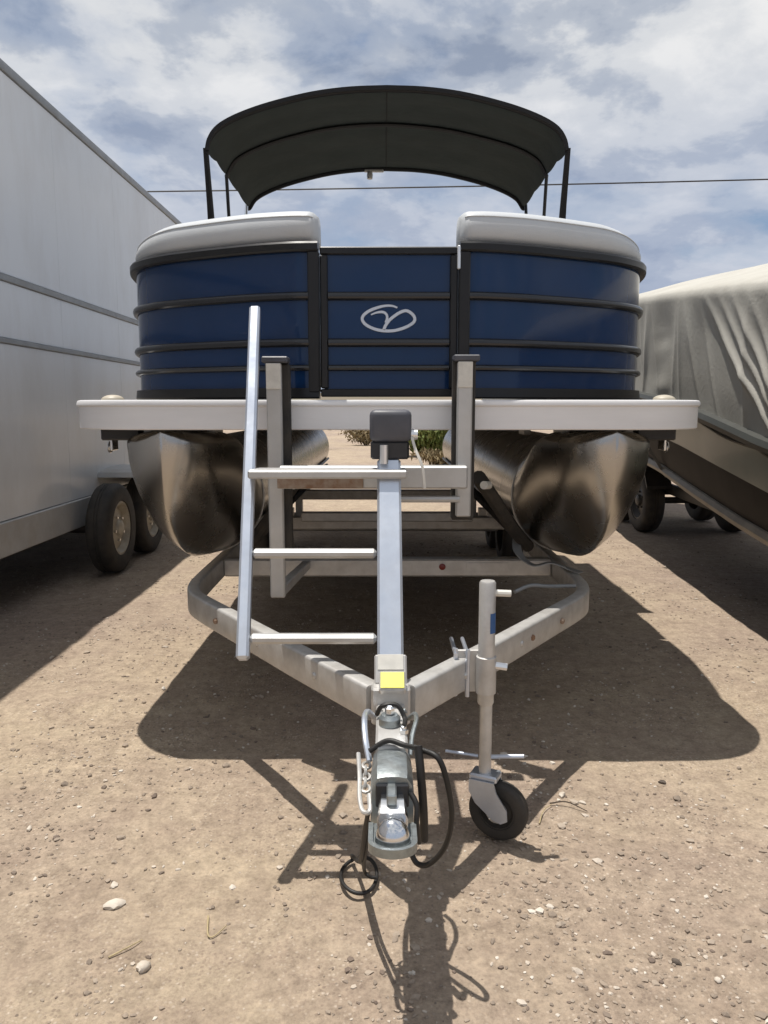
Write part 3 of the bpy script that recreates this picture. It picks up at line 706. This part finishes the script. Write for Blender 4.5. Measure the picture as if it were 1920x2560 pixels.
for (dx, y) in ((-0.030, 1.88), (0.030, 1.88), (0.030, 1.765)):
    m = MB(); m.lathe([(0, 0), (0.011, 0), (0.011, 0.009), (0.006, 0.010), (0.006, 0.016), (0, 0.017)], (BX + dx, y, 0.5205), n=6); obj('bolt', m, 'chrome', tongue)
m = MB(); m.tube(cr([(BX - 0.044, 1.90, 0.505), (BX - 0.060, 1.86, 0.535), (BX - 0.066, 1.80, 0.54), (BX - 0.062, 1.74, 0.515), (BX - 0.052, 1.70, 0.48)], 6), 0.0075, 8); obj('brake_line', m, 'galv_light', tongue)
m = MB(); m.tube(cr([(BX + 0.045, 1.90, 0.50), (BX + 0.060, 1.87, 0.525), (BX + 0.062, 1.82, 0.53), (BX + 0.050, 1.77, 0.51), (BX + 0.044, 1.73, 0.48)], 6), 0.006, 8); obj('brake_line', m, 'zinc', tongue)
m = MB(); m.tube(cr([(BX - 0.036, 1.86, 0.528), (BX - 0.022, 1.845, 0.556), (BX + 0.014, 1.845, 0.558), (BX + 0.034, 1.83, 0.530), (BX + 0.030, 1.79, 0.526)], 6), 0.006, 8); obj('hose', m, 'cable_black', tongue)
# safety hook and cable on the left side
m = MB(); m.tube(cr([(BX - 0.095, 1.66, 0.60), (BX - 0.090, 1.60, 0.56), (BX - 0.088, 1.52, 0.53), (BX - 0.078, 1.46, 0.515), (BX - 0.060, 1.45, 0.52), (BX - 0.062, 1.52, 0.535)], 6), 0.0065, 8); obj('safety_hook', m, 'galvanized', cp)
for i in range(5):
    m = MB(); c0 = Vector((BX - 0.072 - 0.002 * (i % 2), 1.56 + i * 0.028, 0.535 + i * 0.006)); v1 = Vector((0, 1, 0.1)).normalized(); v2 = Vector((0, 0, 1)) if i % 2 else Vector((1, 0, 0))
    m.tube([c0 + v1 * 0.020 * math.cos(a) + v2 * 0.011 * math.sin(a) for a in np.linspace(0, 2 * math.pi, 15)[:-1]], 0.0045, 6, closed=True); obj('chain_link', m, 'galvanized', cp)
cp.scale = (0.82, 0.66, 0.83); cp.location = (BX * 0.18, 1.748 - 1.735 * 0.66, 0.002)
# black cables of the trailer
def cable(pts, r, nm='cable', mat='cable_black', par=None, n=7):
    m = MB(); m.tube(cr(pts, n), r, 8); return obj(nm, m, mat, par or tr, angle=60)
cable([(BX - 0.052, 1.70, 0.505), (BX - 0.01, 1.70, 0.530), (BX + 0.03, 1.68, 0.528), (BX + 0.068, 1.64, 0.535), (BX + 0.108, 1.61, 0.52), (BX + 0.134, 1.62, 0.40), (BX + 0.124, 1.65, 0.30), (BX + 0.09, 1.68, 0.235), (BX + 0.062, 1.70, 0.222), (BX + 0.045, 1.71, 0.245)], 0.0065)
cable([(BX + 0.058, 1.63, 0.55), (BX + 0.064, 1.61, 0.49), (BX + 0.070, 1.61, 0.41), (BX + 0.073, 1.62, 0.33)], 0.0095)
cable([(BX + 0.040, 1.57, 0.47), (BX + 0.052, 1.555, 0.45), (BX + 0.052, 1.545, 0.41), (BX + 0.058, 1.56, 0.36)], 0.006)
loop = [(BX - 0.088 + 0.050 * math.cos(a), 1.985 + 0.083 * math.sin(a), 0.016 + gz(BX - 0.088, 1.985) + 0.004 * math.sin(2 * a)) for a in np.linspace(R(100), R(430), 26)]
cable([(BX - 0.052, 1.585, 0.42), (BX - 0.062, 1.64, 0.34), (BX - 0.074, 1.76, 0.20), (BX - 0.088, 1.95, 0.07), (BX - 0.11, 2.05, 0.025)] + loop[1:], 0.0055, n=3)
cable([(BX - 0.050, 1.64, 0.36), (BX - 0.064, 1.76, 0.21), (BX - 0.072, 1.93, 0.06), (BX - 0.06, 1.945, 0.03), (BX - 0.038, 1.95, 0.022)], 0.005)
# brake wire lying along the tongue frame
cable([(BX + 0.50, 2.98, 0.572), (BX + 0.57, 3.02, 0.588), (BX + 0.65, 3.05, 0.578), (BX + 0.77, 3.10, 0.568)], 0.008, 'brake_wire', 'trim_grey')
# tongue jack
JX, JY = BX + 0.284, 2.19
m = MB(); m.lathe([(0, 0.800), (0.0205, 0.798), (0.0245, 0.792), (0.0245, 0.43), (0.022, 0.425), (0, 0.424)], (JX, JY, 0), n=24); jack = obj('jack', m, 'galvanized', tr)
m = MB(); m.lathe([(0, 0.45), (0.0185, 0.45), (0.0185, 0.19), (0, 0.188)], (JX + 0.002, JY, 0), n=20); obj('inner_tube', m, 'galvanized', jack)
m = MB(); m.tube([(JX + 0.020, JY, 0.762), (JX + 0.068, JY, 0.760)], 0.010, 10); ck = obj('crank', m, 'label_white', jack)
m = MB(); arc = [(JX + 0.0252 * math.cos(R(a)), JY + 0.0252 * math.sin(R(a))) for a in range(-75, 20, 12)]
m.add([(x, y, z) for z in (0.645, 0.705) for x, y in arc], [(i, i + 1, len(arc) + i + 1, len(arc) + i) for i in range(len(arc) - 1)]); obj('blue_sticker', m, 'label_blue', jack)
# clamp bracket to the A-frame
m = MB(); m.box((JX - 0.045, JY + 0.020, 0.520), (0.085, 0.010, 0.13), 0.003); cl = obj('clamp_plate', m, 'galvanized', jack)
m = MB(); m.lathe([(0.030, 0.46), (0.030, 0.57), (0.0248, 0.572), (0.0248, 0.458), (0.030, 0.46)], (JX, JY, 0), n=20); obj('clamp_sleeve', m, 'galvanized', jack)
for dx in (-0.09, -0.055):
    m = MB(); m.tube([(JX + dx, JY - 0.005 + (dx + 0.05) * -0.3, 0.448), (JX + dx, JY - 0.005 + (dx + 0.05) * -0.3, 0.592)], 0.0065, 8); m.tube([(JX + dx, JY - 0.005, 0.575), (JX + dx, JY + 0.16, 0.575)], 0.0065, 8); m.tube([(JX + dx, JY - 0.005, 0.455), (JX + dx, JY + 0.16, 0.455)], 0.0065, 8); obj('u_bolt', m, 'galv_light', jack)
m = MB(); m.tube([(JX + 0.02, JY - 0.005, 0.545), (JX + 0.06, JY - 0.008, 0.54)], 0.011, 8); obj('pull_pin', m, 'alu_bright', jack)
m = MB(); m.tube([(JX - 0.115, JY + 0.03, 0.262), (JX - 0.018, JY + 0.01, 0.256)], 0.005, 8); obj('swivel_rod', m, 'galv_light', jack); m = MB(); m.tube([(JX + 0.018, JY, 0.258), (JX + 0.115, JY - 0.02, 0.268)], 0.0065, 8); obj('swivel_rod', m, 'galv_light', jack)
# caster wheel
wc = Vector((JX + 0.045, JY - 0.005, 0.092)); wax = Vector((-0.42, -0.90, 0.0)).normalized()
cw = wheel(jack, wc, 0.090, 0.048, tuple(wax), 'rubber', 32, 'caster_wheel')
hubm = MB(); hubm.lathe([(0.030, -0.03), (0.030, 0.03), (0.012, 0.036), (0, 0.037)], wc, tuple(wax), 18); obj('hub', hubm, 'alu_dull', cw)
m = MB(); m.box((JX + 0.004, JY, 0.200), (0.085, 0.060, 0.022), 0.005, (0, 0, R(-25))); yk = obj('caster_yoke', m, 'galv_light', jack)
for s_ in (-1, 1):
    o_ = wax * (0.034 * s_); tx = Vector((0.90, -0.42, 0)).normalized()
    c0 = Vector((JX + 0.004, JY, 0.0)); pts = []
    base = [(-0.040, 0.196), (0.036, 0.196), (0.046, 0.165), (0.078, 0.118), (0.080, 0.086), (0.060, 0.074), (0.034, 0.082), (-0.020, 0.125), (-0.040, 0.160)]
    pts = [c0 + o_ + tx * u + Vector((0, 0, v)) for u, v in base]
    m = MB(); m.prism(pts, wax * 0.004); obj('fork_plate', m, 'galv_light', yk)

# ------------------------------------------------------------------ enclosed white trailer on the left
WX = -2.35; HT = 3.40; YB0, YB1 = -1.6, 10.6
et = thing('enclosed_trailer', 'tall white enclosed cargo trailer with tandem wheels on the left', 'trailer', (WX - 1.2, 4.5, 0))
m = MB(); m.box((WX - 1.25 - 0.004, (YB0 + YB1) / 2, (0.60 + HT) / 2), (2.5, YB1 - YB0, HT - 0.60), 0.02, seg=2); bodyo = obj('box_body', m, 'white_steel', et)
PW = 1.22
ys = list(np.arange(YB0 + 0.02, YB1 - 0.02, PW))
for i, y in enumerate(ys):      # side skin sheets above, between and below the rub rails
    y2 = min(y + PW, YB1 - 0.02) - 0.0012
    for (z0, z1) in ((2.115, HT - 0.062), (1.725, 2.065), (0.60, 1.685)):
        m = MB(); m.box((WX - 0.0005, (y + y2) / 2, (z0 + z1) / 2), (0.006, y2 - y, z1 - z0), 0.0015); obj('panel', m, 'white_steel', bodyo)
for z, h in ((2.09, 0.046), (1.705, 0.036)):
    m = MB(); m.sweep([(0.0, -h / 2), (-0.012, -h / 2 + 0.006), (-0.012, h / 2 - 0.006), (0, h / 2)], [(WX + 0.001, YB0, z), (WX + 0.001, YB1, z)]); obj('rub_rail', m, 'trim_grey', bodyo)
for (a, b, dz, mt) in ((YB0, 2.40, 0.0, 'trim_dark'), (2.405, YB1, 0.004, 'trim_grey')):
    m = MB(); m.box((WX - 0.012, (a + b) / 2, HT - 0.028 + dz), (0.052, b - a, 0.062), 0.008, seg=2); obj('roof_trim', m, mt, bodyo)
m = MB(); m.box((WX - 0.004, (YB0 + YB1) / 2 - 0.0, 0.488), (0.05, YB1 - YB0, 0.215), 0.006); sk = obj('skirt_rail', m, 'skirt', et)
m = MB(); m.box((WX - 1.25, (YB0 + YB1) / 2, 0.52), (2.3, YB1 - YB0 - 0.1, 0.12), 0.01); obj('floor_frame', m, 'frame_black', et)
m = MB(); m.box((WX + 0.006, 4.05, 0.95), (0.008, 0.10, 0.20), 0.002); obj('marker_plate', m, 'trim_grey', bodyo)
for y in (6.0, 6.84):
    wheel(et, (WX + 0.20, y, 0.352), 0.352, 0.18, (1, 0, 0), 'rim_beige')
    wheel(et, (WX - 2.64, y, 0.352), 0.352, 0.21, (-1, 0, 0), 'rim_beige')
    m = MB(); m.tube([(WX - 2.6, y, 0.352), (WX + 0.06, y, 0.352)], 0.04, 12); obj('axle', m, 'frame_black', et)
fpth = [(WX, 6.28, 0.73), (WX, 6.30, 0.765), (WX, 6.36, 0.782), (WX, 6.60, 0.79), (WX, 6.92, 0.785), (WX, 7.06, 0.765), (WX, 7.14, 0.70), (WX, 7.16, 0.60)]
m = MB(); rings = []
for (_, y, z) in fpth:
    rings.append([(WX, y, z), (WX + 0.355, y, z), (WX + 0.365, y, z - 0.012), (WX + 0.365, y, z - 0.045), (WX + 0.358, y, z - 0.045), (WX + 0.352, y, z - 0.006), (WX, y, z - 0.006)])
m.loft(rings); fd = obj('fender', m, 'skirt', et)

# ------------------------------------------------------------------ covered boat on its own trailer, right
cb = thing('covered_boat', 'motor boat under a wrinkled beige cover on a trailer at the right', 'boat', (3.2, 6.0, 0))
CXB = 3.20
#        y,  gunwale x, gunwale z, chine x, chine z, keel z, crease z, ridge z
ST = [(1.9, 1.95, 0.98, 2.16, 0.40, 0.27, 1.69, 1.98), (3.0, 1.95, 1.02, 2.16, 0.45, 0.30, 1.82, 2.11), (3.9, 1.96, 1.11, 2.17, 0.52, 0.36, 1.925, 2.22), (4.7, 1.99, 1.235, 2.20, 0.60, 0.43, 2.01, 2.31), (5.5, 2.05, 1.33, 2.25, 0.69, 0.51, 2.095, 2.39),
      (6.4, 2.11, 1.40, 2.33, 0.79, 0.60, 2.18, 2.46), (7.6, 2.16, 1.46, 2.40, 0.88, 0.68, 2.28, 2.54), (9.0, 2.32, 1.53, 2.56, 0.99, 0.80, 2.32, 2.58), (10.2, 2.70, 1.60, 2.88, 1.16, 0.98, 2.25, 2.42), (10.9, 3.05, 1.66, 3.10, 1.38, 1.26, 1.98, 2.05)]
def interp_st(y):
    for a, b in zip(ST[:-1], ST[1:]):
        if a[0] <= y <= b[0]:
            t = (y - a[0]) / (b[0] - a[0]); return [p + (q - p) * t for p, q in zip(a, b)]
    return list(ST[-1])
ysn = np.linspace(1.9, 10.9, 48)
hr, br, gl = [], [], []
for y in ysn:
    _, gx_, gz_, hx, hz, kz, crz, rz = interp_st(y)
    hr.append([(hx, y, hz), (hx - 0.05 * (hx - gx_) / 0.2, y, hz + 0.10), (gx_ + 0.07, y, hz + (gz_ - hz) * 0.52), (gx_ + 0.02, y, gz_ - 0.10), (gx_, y, gz_),
               (2 * CXB - gx_, y, gz_), (2 * CXB - gx_ - 0.015, y, gz_ - 0.10), (2 * CXB - gx_ - 0.08, y, hz + (gz_ - hz) * 0.55), (2 * CXB - hx, y, hz), (CXB, y, kz)])
    gl.append((gx_, gz_, hx, hz))
m = MB(); m.loft(hr); hull = obj('hull', m, 'hull_green', cb, angle=30)
hull.data.materials.append(M['hull_bottom'])
for p in hull.data.polygons:
    q_ = sorted(v % 10 for v in p.vertices)
    if not (q_[0] >= 2 and q_[-1] <= 7): p.material_index = 1
for sx in (1, -1):
    m = MB(); m.tube([(CXB + sx * (gx_ - CXB - 0.008), y, gz_ - 0.015) for y, (gx_, gz_, _, _) in zip(ysn, gl)], 0.042, 8); obj('rub_rail', m, 'rub_dark', hull)
    m = MB(); m.tube([(CXB + sx * (hx - CXB - 0.004), y, hz + 0.005) for y, (_, _, hx, hz) in zip(ysn, gl)], 0.046, 8); obj('chine_strip', m, 'hull_tan', hull)
# cover with fold wrinkles
ysc = np.concatenate([np.linspace(1.9, 6.6, 460), np.linspace(6.65, 10.8, 90)]); rings = []
FOLDS = [(3.55, 4.42, 0.026, 0.045), (3.62, 4.62, 0.022, 0.045), (3.72, 4.86, 0.030, 0.055), (3.50, 4.20, 0.020, 0.045), (3.46, 3.95, 0.018, 0.045), (2.6, 2.9, 0.03, 0.06), (6.35, 6.1, 0.02, 0.06)]
_fr = random.Random(5)
for _k in range(26):
    _y = 2.0 + _k * 0.33 + _fr.uniform(-0.1, 0.1); FOLDS.append((_y, _y + _fr.uniform(-0.25, 0.35), _fr.uniform(0.006, 0.016), _fr.uniform(0.03, 0.06)))
def fold(y, v):
    """outward offset of the side cloth at height fraction v (0 hem, 1 crease)"""
    o = 0.0
    for (yh, yt, amp, wd) in FOLDS:
        yc = yh + (yt - yh) * v; q = abs(y - yc) / (wd * (0.45 + v))
        if q < 4: o += amp * math.exp(-q * math.sqrt(q + 0.05)) * math.sin(math.pi * min(1, v * 0.95 + 0.08))
    o += 0.009 * math.sin(v * 30 + 5 * (y - 5.75) + 1.5 * math.sin(v * 9)) * math.exp(-((y - 5.75) / 0.20) ** 2) * max(0, 0.75 - v)
    o += 0.024 * float(vnoise(np.array([y * 2.3]), np.array([v * 3.0]), 1.0, 21)[0])
    return o
NV = 48
for y in ysc:
    _, gx_, gz_, hx, hz, kz, crz, rz = interp_st(min(y, 10.89))
    ring = []
    zlow = gz_ - 0.05 - 0.03 * abs(math.sin(y * 3.1))
    for s in range(NV + 1):
        v = s / NV; z = zlow + (crz - zlow) * v
        bulge = 0.05 * (1 - v) + 0.012 * v + 0.025 * (max(0, v - 0.93) / 0.07) ** 2
        x = gx_ - 0.045 + bulge * 1.0 - fold(y, v) + (0.03 * (1 - v))
        ring.append((x - 0.02, y, z))
    x0, z0 = ring[-1][0], ring[-1][2]
    for s in range(1, 9):
        t = s / 8; sag = -0.035 * math.sin(math.pi * t) * (1 + 0.5 * math.sin(y * 2.4)); rnd = 0.02 * float(vnoise(np.array([y * 1.7]), np.array([t * 3 + 5]), 1.0, 22)[0])
        ring.append((x0 + (CXB - x0) * t, y, z0 + (rz - z0) * (0.35 * math.sin(t * math.pi / 2) + 0.65 * t) + sag * 0.7 + rnd + 0.015 * min(1, t * 6)))
    left = ring
    right = [(2 * CXB - x, yy, z) for x, yy, z in ring[:-1]][::-1]
    rings.append(left + right)
m = MB(); m.loft(rings, closed=False, caps=False)
k = len(rings[0])
for e in (0, len(rings) - 1): m.f.append(tuple(e * k + c for c in range(k)))
cov = obj('cover', m, 'cover_cloth', cb, angle=80)
m = MB(); m.tube([(r[0][0] - 0.004, r[0][1], r[0][2]) for r in rings[::4]], 0.012, 6); obj('hem', m, 'cover_hem', cov)
for yh in (3.6, 6.3):
    _, gx_, gz_, hx, hz, kz, crz, rz = interp_st(yh)
    m = MB(); m.sweep([(-0.012, -0.002), (0.012, -0.002), (0.012, 0.002), (-0.012, 0.002)], [(gx_ - 0.05, yh, gz_ - 0.03), (gx_ - 0.02, yh, gz_ - 0.3), (hx, yh, hz - 0.05)], up=(0, 1, 0)); obj('tie_strap', m, 'cover_hem', cov)
# its trailer
ct = thing('boat_trailer', 'dark low trailer carrying the beige-covered boat at right', 'trailer', (3.2, 5.5, 0))
for sx in (-1, 1):
    m = MB(); m.sweep(rrect(0.06, 0.10, 0.008, 2), [(CXB + sx * 0.30, 1.9, 0.30), (CXB + sx * 0.30, 8.6, 0.50), (CXB + sx * 0.05, 11.4, 0.56)]); obj('frame_rail', m, 'frame_black', ct)
for y in (2.5, 4.4, 6.6):
    m = MB(); m.box((CXB, y, 0.30 + (y - 1.9) * 0.03), (0.58, 0.06, 0.08), 0.005); obj('cross_beam', m, 'frame_black', ct)
for y in (8.0, 8.8):
    m = MB(); m.tube([(CXB - 0.44, y, 0.33), (CXB + 0.44, y, 0.33)], 0.035, 10); obj('axle', m, 'frame_black', ct)
    for sx in (-1, 1): wheel(ct, (CXB + sx * 0.46, y, 0.33), 0.33, 0.20, (sx, 0, 0), 'frame_black', lug='frame_black')  # rims and lugs coloured black, painting in the shade under the hull
for sx in (-1, 1):
    m = MB(); m.loft([[(CXB + sx * 0.35, y, z), (CXB + sx * 0.60, y, z), (CXB + sx * 0.60, y, z - 0.03), (CXB + sx * 0.35, y, z - 0.03)] for y, z in ((7.57, 0.52), (7.67, 0.66), (7.90, 0.71), (8.90, 0.71), (9.13, 0.66), (9.23, 0.52))]); obj('fender', m, 'frame_black', ct)
for y in (5.0, 6.3):
    m = MB(); m.box((CXB - 0.28, y, 0.47), (0.05, 0.05, 0.24), 0.004); obj('bunk_bracket', m, 'galvanized', ct)
m = MB(); m.box((CXB - 0.28, 5.2, 0.60), (0.10, 3.4, 0.04), 0.006, (R(4), 0, 0)); obj('bunk', m, 'carpet_bunk', ct)
m = MB(); m.tube([(CXB, 11.3, 0.0), (CXB, 11.3, 0.86)], 0.03, 10); obj('jack', m, 'galvanized', ct)

# ------------------------------------------------------------------ overhead wire
m = MB(); m.tube([(x, 25 + 0.02 * x, 8.02 + 0.024 * x + 0.00035 * (x - 2) ** 2) for x in np.linspace(-60, 60, 60)], 0.022, 6)
tag(obj('overhead_wire', m, 'wire'), 'thin dark overhead wire crossing the cloudy sky behind the canopy', 'wire')

# ------------------------------------------------------------------ shrubs beyond the boats
def shrub(name, label, loc, rx, rz, mat, nleaf, seed, ls=0.05):
    r = random.Random(seed); z0 = gz(loc[0], loc[1]); loc = (loc[0], loc[1], z0)
    t = thing(name, label, 'shrub', loc, 'shrubs beyond the boats')
    st_ = MB(); tips = []
    for i in range(14):
        a = r.uniform(0, 6.28); sp = r.uniform(0.2, 0.85); h = r.uniform(0.6, 1.0) * rz
        p = [(loc[0], loc[1], z0 - 0.03), (loc[0] + rx * sp * 0.4 * math.cos(a), loc[1] + rx * sp * 0.4 * math.sin(a), z0 + h * 0.55), (loc[0] + rx * sp * math.cos(a), loc[1] + rx * sp * math.sin(a), z0 + h * 0.9)]
        st_.tube(cr(p, 3), 0.012, 5); tips += cr(p, 3)[2:]
    obj('stem', st_, 'bark', t)
    lf = MB()
    for i in range(nleaf):
        b = r.choice(tips); c = Vector(b) + Vector((r.gauss(0, rx * 0.16), r.gauss(0, rx * 0.16), r.gauss(0, rz * 0.10)))
        if c.z < z0 + 0.02: continue
        q = Euler((r.uniform(0, 6), r.uniform(0, 6), r.uniform(0, 6))).to_matrix(); s = ls * r.uniform(0.6, 1.4)
        lf.add([c + q @ Vector(v) * s for v in ((-1, 0, 0), (0, -0.35, 0.1), (1.1, 0, 0), (0, 0.35, 0.1))], [(0, 1, 2, 3)])
    obj('foliage', lf, mat, t, fix=False)
shrub('shrub', 'green bushy shrub seen under the navy boat right of the winch', (1.15, 19.5), 1.0, 0.95, 'leaf_green', 5200, 3, 0.085)
shrub('shrub', 'dry brown shrub low in front of the green shrub under the boat', (1.25, 17.0), 0.8, 0.34, 'leaf_dry', 2200, 4, 0.06)
shrub('shrub', 'dry shrub seen under the boat just left of the winch', (-0.65, 27.0), 1.1, 0.75, 'leaf_dry', 1500, 5, 0.07)
shrub('shrub', 'dark brown shrub seen beside the left guide post under the boat', (-2.6, 23.0), 1.3, 1.0, 'leaf_dry', 3600, 6, 0.08)

# ------------------------------------------------------------------ gravel, stones, twigs
ico = bmesh.new(); bmesh.ops.create_icosphere(ico, subdivisions=1, radius=1.0); ico.verts.ensure_lookup_table(); ico.verts.index_update()
IV = np.array([v.co[:] for v in ico.verts]); IF = np.array([[v.index for v in f_.verts] for f_ in ico.faces]); ico.free()
NP = 30000
yy = 1.05 + (rng.random(NP) ** 1.7) * 6.6; xx = (rng.random(NP) - 0.5) * (1.5 + 1.15 * yy)
dens = vnoise(xx, yy, 0.55, 31) + 0.6 * vnoise(xx, yy, 0.2, 32); keep = rng.random(NP) < np.clip(0.48 + 1.3 * dens, 0.08, 1); xx = xx[keep]; yy = yy[keep]
n_ = len(xx); sz = np.exp(rng.normal(math.log(0.0042), 0.42, n_)); sz = np.clip(sz, 0.002, 0.015)
jit = 1 + 0.28 * rng.normal(size=(n_, 12, 3)).clip(-1.2, 1.2)
an = rng.random(n_) * 6.28; ca, sa = np.cos(an), np.sin(an)
pv = IV[None] * jit * (sz[:, None, None] * np.stack([rng.uniform(0.8, 1.5, n_), rng.uniform(0.7, 1.1, n_), rng.uniform(0.45, 0.8, n_)], 1)[:, None, :])
px = pv[..., 0] * ca[:, None] - pv[..., 1] * sa[:, None]; py = pv[..., 0] * sa[:, None] + pv[..., 1] * ca[:, None]
hz_ = gh(xx, yy)
pv = np.stack([px + xx[:, None], py + yy[:, None], pv[..., 2] + (hz_ + sz * 0.18)[:, None]], 2).reshape(-1, 3)
pf = (IF[None] + (np.arange(n_) * 12)[:, None, None]).reshape(-1, 3)
me = bpy.data.meshes.new('gravel'); me.from_pydata(pv.tolist(), [], pf.tolist()); me.materials.append(M['pebbles'])
gr = bpy.data.objects.new('gravel', me); COL.objects.link(gr)
tag(gr, 'small tan and grey gravel scattered over the dirt', 'gravel', kind='stuff')
def stone(label, x, y, size, mat, seed, flat=0.45, group='loose stones on the dirt'):
    r = random.Random(seed); b = bmesh.new(); bmesh.ops.create_icosphere(b, subdivisions=2, radius=1.0)
    for v in b.verts:
        q = 1 + 0.16 * math.sin(v.co.x * 3.1 + seed) + 0.12 * math.sin(v.co.y * 4.3 + seed * 2) + r.uniform(-0.07, 0.07); v.co *= q
    a = r.uniform(0, 3)
    bmesh.ops.scale(b, vec=(size * 1.25, size * 0.8, size * flat), verts=b.verts)
    bmesh.ops.transform(b, matrix=Matrix.Translation((x, y, gz(x, y) + size * flat * 0.55)) @ Matrix.Rotation(a, 4, 'Z'), verts=b.verts)
    m = MB(); m.bm(b); return tag(obj('stone', m, mat, angle=30), label, 'stone', group)
stone('largest pale flat stone lying on the dirt at lower left', -0.716, 1.875, 0.026, 'stone_pale', 1, 0.35)
stone('pale rounded stone on the dirt near the bottom left', -0.565, 1.646, 0.017, 'stone_pale', 2, 0.6)
stone('small flat pale stone just behind the largest pale stone', -0.745, 1.965, 0.012, 'stone_pale', 3, 0.4)
stone('small pale stone on the dirt near the left edge', -1.10, 2.23, 0.011, 'stone_pale', 4, 0.6)
stone('small pale stone right of the caster wheel', 0.60, 2.44, 0.013, 'stone_pale', 5, 0.5)
stone('pale pebble right of the caster wheel, beside the dark twig', 0.66, 2.40, 0.010, 'stone_pale', 6, 0.5)
stone('small dark brown clod on the dirt at lower right', 0.694, 1.661, 0.011, 'stone_dark', 7, 0.5)
stone('pale pebble on the dirt just right of the dark clod', 0.765, 1.60, 0.008, 'stone_pale', 8, 0.7)
stone('dark pebble on the dirt at right, beyond the twig', 0.97, 2.53, 0.012, 'stone_dark', 9, 0.5)
def twig(name, label, pts, r, mat):
    m = MB(); P = cr([(x, y, gz(x, y) + h) for x, y, h in pts], 5); n = len(P)
    m.tube(P, r, 6, radii=[r * (0.75 - 0.4 * i / n) for i in range(n)]); tag(obj(name, m, mat), label, 'twig', 'twigs on the dirt')
twig('twig', 'thin dark twig on the dirt right of the caster wheel', [(0.545, 2.375, 0.008), (0.60, 2.375, 0.016), (0.66, 2.345, 0.006)], 0.0035, 'bark')
twig('twig', 'pale bent straw beside the dark twig', [(0.49, 2.27, 0.004), (0.515, 2.33, 0.010), (0.55, 2.37, 0.008)], 0.003, 'straw')
twig('twig', 'pale V-shaped straw on the dirt left of centre', [(-0.455, 1.83, 0.004), (-0.44, 1.76, 0.006), (-0.425, 1.755, 0.004), (-0.40, 1.79, 0.008)], 0.0035, 'straw')
twig('twig', 'short pale straw at lower left, behind the rounded stone', [(-0.66, 1.68, 0.004), (-0.62, 1.715, 0.008), (-0.60, 1.745, 0.004)], 0.003, 'straw')
